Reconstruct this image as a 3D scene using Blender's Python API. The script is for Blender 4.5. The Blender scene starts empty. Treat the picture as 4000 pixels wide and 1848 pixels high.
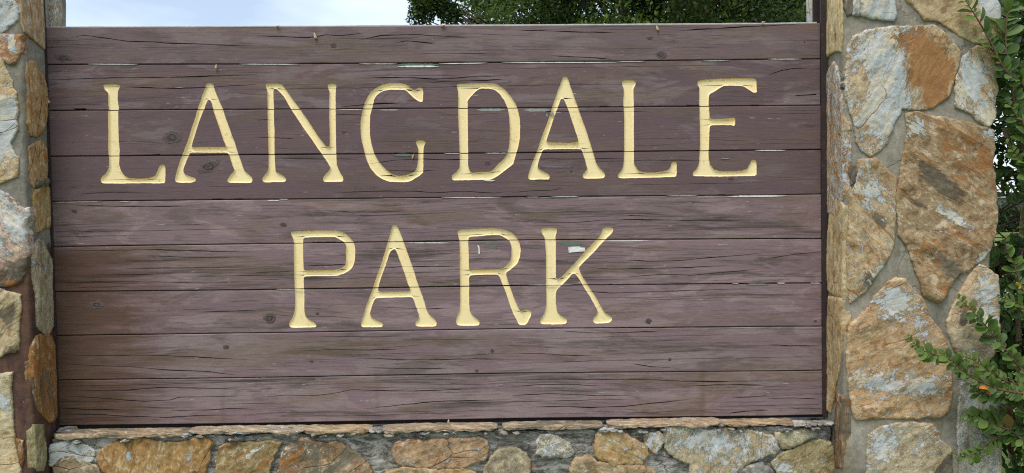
import bpy, math, random
import numpy as np
from mathutils import Vector, Matrix, noise, geometry

# ------------------------------------------------------------------ scene, camera, light
sc = bpy.context.scene
COL = sc.collection
SENS, FPX = 36.0, 2900.0
GZ = 1.5                                   # height of the board centre above the ground
CAM = Vector((0.2341, -2.9265, 0.0339 + GZ))
yaw, pitch, roll = [math.radians(a) for a in (0.9504, -1.6783, -0.6583)]
cf = Vector((math.sin(yaw)*math.cos(pitch), math.cos(yaw)*math.cos(pitch), math.sin(pitch)))
cr0 = Vector((math.cos(yaw), -math.sin(yaw), 0)); cu0 = cr0.cross(cf)
cr = cr0*math.cos(roll) + cu0*math.sin(roll)
cu = -cr0*math.sin(roll) + cu0*math.cos(roll)
cd = bpy.data.cameras.new('camera'); cam = bpy.data.objects.new('camera', cd); COL.objects.link(cam)
M = Matrix.Identity(4)
for i in range(3):
    M[i][0], M[i][1], M[i][2], M[i][3] = cr[i], cu[i], -cf[i], CAM[i]
cam.matrix_world = M
cd.sensor_width = SENS; cd.lens = SENS*FPX/4000.0; cd.clip_start = 0.05; cd.clip_end = 2000
sc.camera = cam
sc.render.resolution_x, sc.render.resolution_y = 1024, 473
sc.view_settings.view_transform = 'Standard'; sc.view_settings.look = 'None'
sc.view_settings.gamma = 1.0; sc.view_settings.use_curve_mapping = False
sc.view_settings.exposure = 1.62

sc.cycles.use_denoising = False             # the light is soft enough; keeps the fine grain of wood and stone
sc.cycles.pixel_filter_type = 'BLACKMAN_HARRIS'; sc.cycles.filter_width = 1.15
SUN_EL, SUN_AZ = 62.0, 212.0             # veiled sun high in front and to the left (azimuth from +y towards +x)
w = bpy.data.worlds.new('World'); sc.world = w; w.use_nodes = True
nt = w.node_tree; nt.nodes.clear()
def wn(t, **k):
    n = nt.nodes.new(t)
    for a, b in k.items(): setattr(n, a, b)
    return n
sky = wn('ShaderNodeTexSky', sky_type='NISHITA', sun_disc=False)
sky.sun_elevation = math.radians(SUN_EL); sky.sun_rotation = math.radians(SUN_AZ)
sky.air_density = 1.0; sky.dust_density = 1.2; sky.ozone_density = 1.5
tc = wn('ShaderNodeTexCoord'); mp = wn('ShaderNodeMapping'); mp.inputs['Scale'].default_value = (1.0, 1.0, 3.2)
cn = wn('ShaderNodeTexNoise'); cn.inputs['Scale'].default_value = 2.1; cn.inputs['Detail'].default_value = 7; cn.inputs['Roughness'].default_value = 0.52
cmr = wn('ShaderNodeMapRange'); cmr.inputs[1].default_value = 0.38; cmr.inputs[2].default_value = 0.66
cmr.inputs[3].default_value = 0.30; cmr.inputs[4].default_value = 0.90
cmx = wn('ShaderNodeMix', data_type='RGBA'); cmx.inputs['B'].default_value = (8.0, 9.0, 10.2, 1)
bg = wn('ShaderNodeBackground'); bg.inputs['Strength'].default_value = 0.05
wo = wn('ShaderNodeOutputWorld')
L = nt.links.new
L(tc.outputs['Generated'], mp.inputs['Vector']); L(mp.outputs['Vector'], cn.inputs['Vector'])
L(cn.outputs['Fac'], cmr.inputs[0]); L(cmr.outputs[0], cmx.inputs['Factor'])
L(sky.outputs[0], cmx.inputs['A']); L(cmx.outputs['Result'], bg.inputs['Color']); L(bg.outputs[0], wo.inputs['Surface'])

sl = bpy.data.lights.new('sun', 'SUN'); sl.energy = 0.9; sl.angle = math.radians(28); sl.color = (1, 0.96, 0.9)
so = bpy.data.objects.new('sun', sl); COL.objects.link(so)
a, e = math.radians(SUN_AZ), math.radians(SUN_EL)
sd = Vector((math.sin(a)*math.cos(e), math.cos(a)*math.cos(e), math.sin(e)))
so.rotation_euler = sd.to_track_quat('Z', 'Y').to_euler(); so.location = sd*30

# ------------------------------------------------------------------ measuring helpers
def ray(px, py): return cf + cr*((px-2000)/FPX) - cu*((py-924)/FPX)
def atY(px, py, Y=0.0):
    d = ray(px, py); return CAM + d*((Y-CAM.y)/d.y)
def atX(px, py, X):
    d = ray(px, py); return CAM + d*((X-CAM.x)/d.x)

# ------------------------------------------------------------------ object helpers
def link(name, me, parent=None, **props):
    o = bpy.data.objects.new(name, me); COL.objects.link(o)
    if parent is not None: o.parent = parent
    for k, v in props.items(): o[k] = v
    return o
def thing(name, label, cat, loc=(0, 0, 0), group=None):
    o = bpy.data.objects.new(name, None); COL.objects.link(o); o.location = loc
    o['label'] = label; o['category'] = cat
    if group: o['group'] = group
    o.empty_display_size = 0.1
    return o
def kid(name, me, root, **props):
    """part whose mesh is in world coordinates, root may sit anywhere"""
    o = link(name, me, root, **props)
    o.matrix_parent_inverse = Matrix.Translation(root.location).inverted()
    return o
def mesh(name, vs, fs, mats=(), smooth=False, mi=None):
    me = bpy.data.meshes.new(name); me.from_pydata([tuple(v) for v in vs], [], [tuple(f) for f in fs])
    for m in mats: me.materials.append(m)
    if mi is not None: me.polygons.foreach_set('material_index', mi)
    if smooth: me.polygons.foreach_set('use_smooth', [True]*len(me.polygons))
    me.update(); return me
def np_mesh(name, V, F, mats=(), smooth=False):
    """V (n,3), F (m,k) fast mesh"""
    me = bpy.data.meshes.new(name); n, (m, k) = len(V), F.shape
    me.vertices.add(n); me.vertices.foreach_set('co', np.asarray(V, np.float32).ravel())
    me.loops.add(m*k); me.loops.foreach_set('vertex_index', F.astype(np.int32).ravel())
    me.polygons.add(m); me.polygons.foreach_set('loop_start', np.arange(0, m*k, k, dtype=np.int32))
    if smooth: me.polygons.foreach_set('use_smooth', [True]*m)
    for mt in mats: me.materials.append(mt)
    me.update(calc_edges=True); me.validate(); return me
def colattr(me, name, arr):
    at = me.attributes.new(name, 'FLOAT_COLOR', 'POINT'); at.data.foreach_set('color', np.asarray(arr, np.float32).ravel())
def nz(x, y, z): return noise.noise(Vector((x, y, z)))
def fbm(x, y, z, o=4): return noise.fractal(Vector((x, y, z)), 1.0, 2.0, o)
def box_mesh(name, x0, x1, y0, y1, z0, z1, mat, b=0.0):
    vs = []; fs = []
    b = min(b, (x1-x0)/2.01, (y1-y0)/2.01, (z1-z0)/2.01)
    if b <= 0:
        vs = [(x, y, z) for x in (x0, x1) for y in (y0, y1) for z in (z0, z1)]
        fs = [(0,1,3,2),(4,6,7,5),(0,4,5,1),(2,3,7,6),(0,2,6,4),(1,5,7,3)]
        return mesh(name, vs, fs, (mat,))
    import bmesh
    bm = bmesh.new(); bmesh.ops.create_cube(bm, size=1)
    for v in bm.verts:
        v.co = Vector(((x0+x1)/2+v.co.x*(x1-x0), (y0+y1)/2+v.co.y*(y1-y0), (z0+z1)/2+v.co.z*(z1-z0)))
    bmesh.ops.bevel(bm, geom=bm.edges[:], offset=b, segments=2, affect='EDGES', profile=0.5)
    me = bpy.data.meshes.new(name); bm.to_mesh(me); bm.free(); me.materials.append(mat); return me
def tube(pts, rads, n=6):
    """returns verts, faces of a tube along pts"""
    vs = []; fs = []; P = [Vector(p) for p in pts]; ref = Vector((0.13, 0.9, 0.21)).normalized()
    for i, p in enumerate(P):
        t = (P[min(i+1, len(P)-1)] - P[max(i-1, 0)]).normalized()
        a_ = t.cross(ref)
        if a_.length < 1e-3: a_ = t.cross(Vector((1, 0, 0)))
        a_.normalize(); b_ = t.cross(a_)
        for k in range(n):
            q = 2*math.pi*k/n; vs.append(p + (a_*math.cos(q) + b_*math.sin(q))*rads[i])
    for i in range(len(P)-1):
        for k in range(n):
            k2 = (k+1) % n; fs.append((i*n+k, i*n+k2, (i+1)*n+k2, (i+1)*n+k))
    fs.append(tuple(range(n))[::-1]); fs.append(tuple(range((len(P)-1)*n, len(P)*n)))
    return vs, fs

# ------------------------------------------------------------------ material helpers
class NT:
    def __init__(s, name):
        s.m = bpy.data.materials.new(name); s.m.use_nodes = True; s.t = s.m.node_tree; s.t.nodes.clear()
        s.out = s.n('ShaderNodeOutputMaterial'); s.b = s.n('ShaderNodeBsdfPrincipled'); s.l(s.b.outputs[0], s.out.inputs[0])
    def n(s, t, **k):
        x = s.t.nodes.new(t)
        for a_, b_ in k.items(): setattr(x, a_, b_)
        return x
    def l(s, a_, b_): s.t.links.new(a_, b_)
    def setin(s, sock, v):
        if isinstance(v, bpy.types.NodeSocket): s.l(v, sock)
        elif isinstance(v, tuple) and len(v) == 3 and sock.type == 'RGBA': sock.default_value = (*v, 1)
        else: sock.default_value = v
    def math(s, op, a_, b_=None, c=None, clamp=False):
        x = s.n('ShaderNodeMath', operation=op, use_clamp=clamp); s.setin(x.inputs[0], a_)
        if b_ is not None: s.setin(x.inputs[1], b_)
        if c is not None: s.setin(x.inputs[2], c)
        return x.outputs[0]
    def noise(s, vec, scale, detail=4, rough=0.55, dist=0.0, col=False):
        x = s.n('ShaderNodeTexNoise'); s.setin(x.inputs['Vector'], vec); x.inputs['Scale'].default_value = scale
        x.inputs['Detail'].default_value = detail; x.inputs['Roughness'].default_value = rough; x.inputs['Distortion'].default_value = dist
        return x.outputs['Color'] if col else x.outputs['Fac']
    def ridged(s, vec, scale, detail=5, rough=0.6):
        x = s.n('ShaderNodeTexNoise'); x.noise_type = 'RIDGED_MULTIFRACTAL'; s.setin(x.inputs['Vector'], vec); x.inputs['Scale'].default_value = scale
        x.inputs['Detail'].default_value = detail; x.inputs['Roughness'].default_value = rough; return x.outputs['Fac']
    def mr(s, v, a_, b_, c=0.0, d=1.0, smooth=False):
        x = s.n('ShaderNodeMapRange'); x.clamp = True
        if smooth: x.interpolation_type = 'SMOOTHSTEP'
        for i, q in enumerate((v, a_, b_, c, d)): s.setin(x.inputs[i], q)
        return x.outputs[0]
    def mix(s, f, a_, b_, mode='MIX'):
        x = s.n('ShaderNodeMix', data_type='RGBA', blend_type=mode); s.setin(x.inputs['Factor'], f)
        s.setin(x.inputs['A'], a_); s.setin(x.inputs['B'], b_); return x.outputs['Result']
    def vmap(s, vec, scale=(1, 1, 1), loc=(0, 0, 0), rot=(0, 0, 0)):
        x = s.n('ShaderNodeMapping'); s.setin(x.inputs['Vector'], vec)
        x.inputs['Scale'].default_value = scale; x.inputs['Location'].default_value = loc; x.inputs['Rotation'].default_value = rot
        return x.outputs[0]
    def obj(s): return s.n('ShaderNodeTexCoord').outputs['Object']
    def sep(s, v):
        x = s.n('ShaderNodeSeparateXYZ'); s.setin(x.inputs[0], v); return x.outputs
    def comb(s, a_, b_, c):
        x = s.n('ShaderNodeCombineXYZ')
        for i, q in enumerate((a_, b_, c)): s.setin(x.inputs[i], q)
        return x.outputs[0]
    def scale(s, col, f):                       # colour * scalar
        x = s.n('ShaderNodeVectorMath', operation='SCALE'); s.setin(x.inputs[0], col); s.setin(x.inputs['Scale'], f); return x.outputs[0]
    def fin(s, col, rough=0.85, h=None, strength=0.5, dist=0.003, spec=0.3):
        s.setin(s.b.inputs['Base Color'], col); s.setin(s.b.inputs['Roughness'], rough)
        s.b.inputs['Specular IOR Level'].default_value = spec
        if h is not None:
            x = s.n('ShaderNodeBump'); x.inputs['Strength'].default_value = strength; x.inputs['Distance'].default_value = dist
            s.setin(x.inputs['Height'], h); s.l(x.outputs[0], s.b.inputs['Normal'])
        return s.m

def knot_px(*k): return k
KNOTS = [(679,536,45,32,0),(812,650,52,24,-25),(250,225,34,20,5),(1303,175,15,13,0),(2583,213,27,18,10),(1343,514,11,7,0),
         (1905,637,14,12,0),(1107,877,17,11,10),(378,1192,30,18,0),(884,1355,13,12,0),(1055,1242,27,26,0),(2533,1255,13,13,0),
         (1923,1370,9,9,0),(2855,697,15,8,0),(2230,668,7,7,0),(290,825,14,9,15),(2538,148,14,10,0),
         (1216,1412,9,6,0),(3185,1255,7,6,0),(3143,163,4,4,0),(1240,1225,9,7,0),(2616,1405,8,8,0),(1862,1448,8,7,0)]

def wood_mat(name, seed, paint, faded, weath, f_amt, w_amt, fine=1.0):
    """painted weathered plank; f_amt = share of faded paint, w_amt = share of bare dark weathered wood"""
    t = NT(name); p = t.obj(); X, Y, Z = t.sep(p)
    dz = 0.0
    zz = Z; xx = X
    # grain lines bulge round the knots
    for (kx, ky, rx, ry, an) in KNOTS:
        if rx < 13: continue
        c = atY(kx, ky); A = ry/1000*0.75; sx = rx/1000*2.0; sz = ry/1000*1.5
        if abs((c.z - seed[1])) > 0.14: continue
        dx = t.math('DIVIDE', t.math('SUBTRACT', X, c.x), sx); dv = t.math('DIVIDE', t.math('SUBTRACT', Z, c.z), sz)
        q = t.math('ADD', t.math('MULTIPLY', dx, dx), t.math('MULTIPLY', dv, dv))
        g = t.math('POWER', 2.718, t.math('MULTIPLY', q, -1.0))
        zz = t.math('SUBTRACT', zz, t.math('MULTIPLY', t.math('MULTIPLY', g, dv), A*1.3))
    wob = t.noise(t.comb(t.math('MULTIPLY', X, 1.6), 0.0, t.math('MULTIPLY', Z, 5.0)), 1.0, 2, 0.5)
    zz = t.math('ADD', zz, t.math('MULTIPLY', wob, 0.05))
    ox = seed[0]
    def nn(sx, sz, k, det, rg, ds=0.0, sd=1.0): return t.noise(t.comb(t.math('ADD', t.math('MULTIPLY', xx, sx), ox*sd), k, t.math('MULTIPLY', zz, sz)), 1.0, det, rg, ds)
    n1 = nn(1.3, 15.0, 0.0, 4, 0.55, 0.3); n3 = nn(3.0, 12.0, 2.0, 8, 0.66, 0.7, 3.0); n4 = nn(22.0, 260.0, 3.0, 3, 0.6)
    # paint faded in irregular patches, low contrast
    fm = t.math('MULTIPLY', t.mr(n3, 0.60-0.20*f_amt, 0.66-0.18*f_amt, 0, 1, True), t.mr(n1, 0.3, 0.65, 0.95, 0.6))
    col = t.mix(fm, paint, faded)
    col = t.scale(col, t.mr(nn(1.0, 5.0, 4.0, 3, 0.5), 0.3, 0.7, 0.88, 1.12)); col = t.scale(col, t.mr(n4, 0.3, 0.7, 0.88, 1.12))
    # olive grime in soft streaks
    wm = t.mr(t.math('ADD', t.math('MULTIPLY', nn(1.3, 34.0, 5.0, 6, 0.65, 0.4), 0.6), t.math('MULTIPLY', n1, 0.4)), 0.605-0.12*w_amt, 0.69-0.12*w_amt, 0, 1, True)
    col = t.mix(t.math('MULTIPLY', wm, 0.74), col, t.scale(weath, t.mr(n4, 0.3, 0.7, 0.7, 1.4)))
    # soft olive-brown blotches of algae
    ab_ = t.mr(nn(3.0, 12.0, 12.0, 6, 0.62, 0.5, 7.0), 0.53, 0.64, 0, 1, True)
    col = t.mix(t.math('MULTIPLY', ab_, 0.15+0.55*w_amt), col, t.scale((0.075, 0.058, 0.040), t.mr(n4, 0.3, 0.7, 0.8, 1.25)))
    # brown weathering where the paint has thinned
    bw_ = t.mr(nn(1.5, 9.0, 11.0, 7, 0.65, 0.6, 5.0), 0.50, 0.60, 0, 1, True)
    col = t.mix(t.math('MULTIPLY', bw_, 0.15+0.5*w_amt), col, t.scale((0.165, 0.108, 0.070), t.mr(n4, 0.3, 0.7, 0.8, 1.2)))
    # growth rings: thin continuous wandering lines
    ph = t.math('ADD', t.math('MULTIPLY', zz, 95.0*6.283), t.math('MULTIPLY', nn(0.8, 3.0, 6.0, 4, 0.5), 34.0))
    rg = t.mr(t.math('SINE', ph), 0.80, 0.98, 0, 1); brk = t.mr(nn(3.0, 40.0, 7.0, 4, 0.6), 0.44, 0.56, 0, 1)
    rgm = t.math('MULTIPLY', t.math('MULTIPLY', rg, brk), t.mr(n1, 0.36, 0.6, 0.25, 1.0))
    col = t.mix(t.math('MULTIPLY', rgm, 0.20+0.42*w_amt), col, (0.045, 0.034, 0.030))
    # crisp short dashes where the paint has worn off the hard grain, in clusters
    ds = nn(7.0, 125.0, 8.0, 5, 0.68); dm_ = t.math('MULTIPLY', t.mr(ds, 0.585-0.05*w_amt, 0.615-0.05*w_amt), t.mr(nn(1.5, 20.0, 9.0, 3, 0.5), 0.50, 0.60, 0.0, 1.0))
    col = t.mix(t.math('MULTIPLY', dm_, 0.50*fine), col, (0.036, 0.028, 0.024))
    # long thin checks
    ck = nn(1.6, 190.0, 10.0, 3, 0.5); cm = t.math('MULTIPLY', t.mr(ck, 0.635, 0.66, 0, 1), t.mr(n1, 0.42, 0.6, 0.25, 1.0))
    col = t.mix(t.math('MULTIPLY', cm, 0.8*fine), col, (0.024, 0.018, 0.016))
    n2 = ds
    # tiny specks of old white primer
    sp = t.noise(t.comb(t.math('MULTIPLY', xx, 16.0), 7.0+ox, t.math('MULTIPLY', zz, 160.0)), 1.0, 2, 0.5)
    col = t.mix(t.mr(sp, 0.735, 0.755, 0, 0.7), col, (0.42, 0.42, 0.38))
    # brown dirt wash at the lower left, with an uneven edge
    dn = t.noise(t.comb(t.math('MULTIPLY', X, 1.6), 0.0, t.math('MULTIPLY', Z, 16.0)), 1.6, 8, 0.68)
    ex = t.math('ADD', X, t.math('MULTIPLY', t.math('SUBTRACT', dn, 0.5), 0.9))
    dm = t.math('MULTIPLY', t.mr(ex, -1.36, -0.92, 1, 0, True), t.mr(Z, 1.38, 1.48, 1, 0, True))
    col = t.mix(t.math('MULTIPLY', dm, 0.86), col, t.mix(0.62, t.mix(1.0, col, (0.58, 0.38, 0.21), 'MULTIPLY'), (0.058, 0.029, 0.012)))
    # brown drips on the bottom plank and streak at x ~ -0.2
    dr = t.noise(t.comb(t.math('MULTIPLY', X, 14.0), 9.0, t.math('MULTIPLY', Z, 0.8)), 1.0, 2, 0.4)
    col = t.mix(t.math('MULTIPLY', t.mr(dr, 0.60, 0.74, 0, 0.45, True), t.mr(Z, 0.97, 0.90, 0, 1)), col, (0.12, 0.07, 0.04))
    h = t.math('ADD', t.math('ADD', t.math('MULTIPLY', n2, 0.6), t.math('MULTIPLY', n4, 0.35)), t.math('MULTIPLY', cm, -0.9))
    h = t.math('ADD', h, t.math('MULTIPLY', wm, -0.35))
    return t.fin(col, 0.72, h, 0.55, 0.0022, 0.35)

def plain(name, col, rough=0.8, var=0.25, sc_=30.0, bump=0.0, metal=0.0, spec=0.3):
    t = NT(name); p = t.obj(); n = t.noise(p, sc_, 5, 0.6); c = t.scale(col, t.mr(n, 0.25, 0.75, 1-var, 1+var))
    t.b.inputs['Metallic'].default_value = metal
    return t.fin(c, rough, n if bump else None, bump or 0.1, 0.002, spec)

def stone_mat():
    # one material for all stones; colour, patch weights and bedding angle come from each stone's attributes
    t = NT('rough_slate_stone'); p = t.obj()
    ab = t.n('ShaderNodeAttribute', attribute_name='Base').outputs['Color']
    aw = t.sep(t.n('ShaderNodeAttribute', attribute_name='Weights').outputs['Color'])
    ad = t.sep(t.n('ShaderNodeAttribute', attribute_name='Grain').outputs['Color'])
    # grain direction: rotate coordinates by the stone's own bedding angle, then stretch
    X, Y, Z = t.sep(p)
    U = t.math('ADD', t.math('MULTIPLY', t.math('ADD', X, t.math('MULTIPLY', Y, 0.9)), ad[0]), t.math('MULTIPLY', Z, ad[1]))
    V = t.math('SUBTRACT', t.math('MULTIPLY', Z, ad[0]), t.math('MULTIPLY', t.math('ADD', X, t.math('MULTIPLY', Y, 0.9)), ad[1]))
    q = t.comb(t.math('MULTIPLY', U, 0.38), t.math('MULTIPLY', Y, 1.0), V)
    q2 = t.comb(t.math('MULTIPLY', U, 0.75), t.math('MULTIPLY', Y, 1.0), V)
    wq = t.noise(q, 6.0, 3, 0.5, 0, True)
    vq = t.n('ShaderNodeVectorMath', operation='MULTIPLY_ADD'); t.l(wq, vq.inputs[0]); vq.inputs[1].default_value = (0.07,)*3; t.l(q, vq.inputs[2])
    q = vq.outputs[0]
    nA = t.noise(q2, 48.0, 8, 0.78, 0.4); nB = t.noise(t.vmap(q, loc=(3, 1, 7)), 15.0, 9, 0.72, 0.9)
    nC = t.noise(t.vmap(q, loc=(9, 5, 2)), 20.0, 8, 0.70, 0.5); nD = t.noise(t.vmap(q, loc=(1, 8, 4)), 62.0, 7, 0.8); nR = t.ridged(q, 20.0, 6, 0.65); nB2 = t.noise(t.vmap(q, loc=(2, 9, 3)), 11.0, 4, 0.6, 0.5); nE = t.noise(t.vmap(q, loc=(4, 4, 4)), 5.0, 5, 0.6)
    base = t.scale(ab, t.mr(nB, 0.3, 0.7, 0.74, 1.26)); base = t.scale(base, t.mr(nD, 0.3, 0.7, 0.64, 1.34)); base = t.scale(base, t.mr(nR, 0.15, 1.1, 0.80, 1.15))
    base = t.mix(t.mr(nE, 0.40, 0.62, 0, 0.45), base, t.mix(1.0, base, (1.18, 0.90, 0.72), 'MULTIPLY'))
    base = t.mix(t.mr(nA, 0.55, 0.62, 0, 0.5, True), base, t.mix(1.0, base, (1.35, 1.38, 1.5), 'MULTIPLY'))
    nM = t.noise(t.vmap(q2, loc=(6, 6, 1)), 27.0, 9, 0.74, 0.7)
    base = t.mix(t.mr(nM, 0.535, 0.575, 0, 0.62, True), base, t.scale((0.62, 0.50, 0.33), t.mr(nD, 0.3, 0.7, 0.72, 1.22)))
    base = t.mix(t.mr(nM, 0.455, 0.425, 0, 0.72, True), base, t.mix(1.0, base, (0.58, 0.46, 0.38), 'MULTIPLY'))
    mD = t.mr(t.math('ADD', nC, t.math('SUBTRACT', aw[2], 0.95)), -0.035, 0.035, 0, 1, True)
    mR = t.mr(t.math('ADD', nB, t.math('SUBTRACT', aw[1], 0.97)), -0.025, 0.025, 0, 1, True)
    nA = t.math('ADD', t.math('MULTIPLY', nA, 0.84), t.math('MULTIPLY', nB2, 0.16))
    mW = t.mr(t.math('ADD', nA, t.math('SUBTRACT', aw[0], 0.93)), -0.018, 0.018, 0, 1, True)
    dark = t.mix(t.mr(nE, 0.4, 0.6), (0.085, 0.062, 0.045), (0.16, 0.145, 0.10)); dark = t.scale(dark, t.mr(nD, 0.2, 0.8, 0.6, 1.4))
    rust = t.mix(t.mr(nD, 0.3, 0.7), (0.20, 0.078, 0.022), (0.40, 0.19, 0.065))
    wht = t.mix(t.mr(nC, 0.48, 0.60), (0.47, 0.49, 0.485), (0.60, 0.52, 0.38)); wht = t.scale(wht, t.mr(nD, 0.3, 0.7, 0.70, 1.26))
    c = t.mix(t.math('MULTIPLY', mD, 0.85), base, dark); c = t.mix(t.math('MULTIPLY', mR, 0.88), c, rust); c = t.mix(t.math('MULTIPLY', mW, 0.92), c, wht)
    # hairline seams
    vn = t.n('ShaderNodeTexVoronoi', feature='DISTANCE_TO_EDGE'); t.l(q, vn.inputs['Vector']); vn.inputs['Scale'].default_value = 9.0
    seam = t.math('MULTIPLY', t.mr(vn.outputs['Distance'], 0.0, 0.018, 1, 0), t.mr(nE, 0.5, 0.62, 0, 1))
    c = t.mix(t.math('MULTIPLY', seam, 0.55), c, (0.09, 0.06, 0.04))
    h = t.math('ADD', t.math('ADD', t.math('MULTIPLY', nD, 0.5), t.math('MULTIPLY', nB, 0.6)), t.math('MULTIPLY', nR, 0.42))
    h = t.math('ADD', h, t.math('MULTIPLY', mW, 0.22)); h = t.math('ADD', h, t.math('MULTIPLY', mR, -0.15)); h = t.math('ADD', h, t.math('MULTIPLY', seam, -0.5))
    return t.fin(c, 0.86, h, 0.9, 0.009, 0.22)

def mortar_mat(name, col, stain=None, dark=0.0):
    t = NT(name); p = t.obj(); X, Y, Z = t.sep(p)
    n1 = t.noise(p, 5.0, 7, 0.62, 0.4); n2 = t.noise(p, 38.0, 6, 0.7); n3 = t.noise(p, 240.0, 3, 0.6); n4 = t.noise(t.vmap(p, (1, 1, 0.3), (5, 2, 1)), 16.0, 6, 0.62, 0.5)
    c = t.scale(col, t.mr(n1, 0.3, 0.7, 0.70, 1.30)); c = t.scale(c, t.mr(n2, 0.3, 0.7, 0.70, 1.28)); c = t.scale(c, t.mr(n3, 0.3, 0.7, 0.88, 1.12))
    c = t.mix(t.mr(n4, 0.53, 0.66, 0, 0.6, True), c, t.mix(1.0, c, (0.92, 0.86, 0.68), 'MULTIPLY'))
    c = t.mix(t.mr(n4, 0.42, 0.34, 0, 0.5, True), c, t.mix(1.0, c, (1.35, 1.32, 1.3), 'MULTIPLY'))
    if dark:
        nd = t.noise(t.vmap(p, (0.55, 1, 1.7), (2, 2, 8)), 19.0, 9, 0.8, 0.9)
        c = t.mix(t.mr(nd, 0.515, 0.56, 0, dark, True), c, (0.05, 0.046, 0.042))
        c = t.mix(t.mr(nd, 0.475, 0.44, 0, 0.8, True), c, (0.46, 0.44, 0.40))
        nr = t.noise(t.vmap(p, loc=(7, 7, 7)), 12.0, 6, 0.7); c = t.mix(t.mr(nr, 0.62, 0.67, 0, 0.7, True), c, (0.33, 0.19, 0.10))
    if stain:
        sn = t.noise(p, 7.0, 7, 0.65, 0.5); z2 = t.math('ADD', Z, t.math('MULTIPLY', t.math('SUBTRACT', sn, 0.5), 0.35))
        m = t.mr(z2, stain[0]+0.03, stain[0]-0.05, 0, 1, True)
        sc2 = t.mix(t.mr(n4, 0.42, 0.58), (0.052, 0.021, 0.018), (0.098, 0.045, 0.028)); sc2 = t.scale(sc2, t.mr(n2, 0.3, 0.7, 0.7, 1.4))
        c = t.mix(t.math('MULTIPLY', m, 0.92), c, sc2)
        c = t.mix(t.math('MULTIPLY', m, t.mr(t.noise(p, 60.0, 3, 0.6), 0.70, 0.74)), c, (0.45, 0.4, 0.38))
    vn = t.n('ShaderNodeTexVoronoi', feature='DISTANCE_TO_EDGE')
    w_ = t.n('ShaderNodeVectorMath', operation='MULTIPLY_ADD'); t.l(t.noise(p, 9.0, 4, 0.6, 0, True), w_.inputs[0]); w_.inputs[1].default_value = (0.12,)*3; t.l(p, w_.inputs[2])
    t.l(w_.outputs[0], vn.inputs['Vector']); vn.inputs['Scale'].default_value = 3.4
    seam = t.math('MULTIPLY', t.mr(vn.outputs['Distance'], 0.0, 0.010, 1, 0), t.mr(n1, 0.42, 0.55, 0, 1))
    c = t.mix(t.math('MULTIPLY', seam, 0.5), c, (0.05, 0.045, 0.04))
    h = t.math('ADD', t.math('ADD', t.math('MULTIPLY', n2, 0.8), t.math('MULTIPLY', n3, 0.25)), t.math('MULTIPLY', seam, -0.6))
    return t.fin(c, 0.92, h, 0.6 + dark*0.5, 0.004 + dark*0.004, 0.2)

def leaf_mat(name, col, col2, gloss=0.42, attr=False):
    t = NT(name); p = t.obj()
    if attr: f = t.n('ShaderNodeAttribute', attribute_name='Tint').outputs['Fac']
    else: f = t.n('ShaderNodeObjectInfo').outputs['Random']
    c = t.mix(f, col, col2); c = t.scale(c, t.mr(t.noise(p, 90.0, 2, 0.5), 0.3, 0.7, 0.82, 1.18))
    t.fin(c, gloss, None, spec=0.28)
    tr = t.n('ShaderNodeBsdfTranslucent'); t.setin(tr.inputs['Color'], t.mix(1.0, c, (1.3, 1.6, 0.5), 'MULTIPLY'))
    mx = t.n('ShaderNodeMixShader'); mx.inputs[0].default_value = 0.28
    t.l(t.b.outputs[0], mx.inputs[1]); t.l(tr.outputs[0], mx.inputs[2]); t.l(mx.outputs[0], t.out.inputs[0])
    return t.m

# ------------------------------------------------------------------ ground and far setting
def ground_mat():
    t = NT('mown_grass'); p = t.obj(); n1 = t.noise(p, 0.5, 5, 0.6); n2 = t.noise(p, 9.0, 6, 0.7); n3 = t.noise(p, 55.0, 4, 0.7)
    c = t.mix(t.mr(n1, 0.35, 0.65), (0.105, 0.165, 0.035), (0.185, 0.215, 0.070))
    c = t.mix(t.mr(n2, 0.5, 0.68, 0, 0.6), c, (0.19, 0.16, 0.085)); c = t.scale(c, t.mr(n3, 0.3, 0.7, 0.6, 1.4))
    return t.fin(c, 0.95, n3, 0.8, 0.03, 0.1)
def build_ground():
    n = 61; xs = np.linspace(-1, 1, n); s_ = np.sign(xs)*np.abs(xs)**2.4*600
    V = []; F = []
    for j in range(n):
        for i in range(n):
            x, y = s_[i], s_[j]+8; z = 0.012*nz(x*0.6, y*0.6, 3)*(1 if abs(x) < 60 else 0)
            z += max(0.0, min(1.0, (y-16)/30))*0.5
            V.append((x, y, z))
    for j in range(n-1):
        for i in range(n-1):
            q = j*n+i; F.append((q, q+1, q+n+1, q+n))
    o = link('ground', mesh('ground', V, F, (ground_mat(),), True)); o['kind'] = 'structure'
build_ground()
conc = plain('pale_concrete_paving', (0.42, 0.40, 0.37), 0.9, 0.15, 8.0, 0.3)
pv = []; pf = []
for i in range(41):
    x = -30+i*1.5; y = 8.2 + 0.4*math.sin(x*0.12)
    pv += [(x, y, 0.035), (x, y+2.4, 0.035), (x, y+2.4, -0.05), (x, y, -0.05)]
for i in range(40):
    a0, b0 = i*4, (i+1)*4
    pf += [(a0, b0, b0+1, a0+1), (a0+1, b0+1, b0+2, a0+2), (a0+3, b0+3, b0, a0)]
o = link('path', mesh('path', pv, pf, (conc,))); o['kind'] = 'structure'

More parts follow.
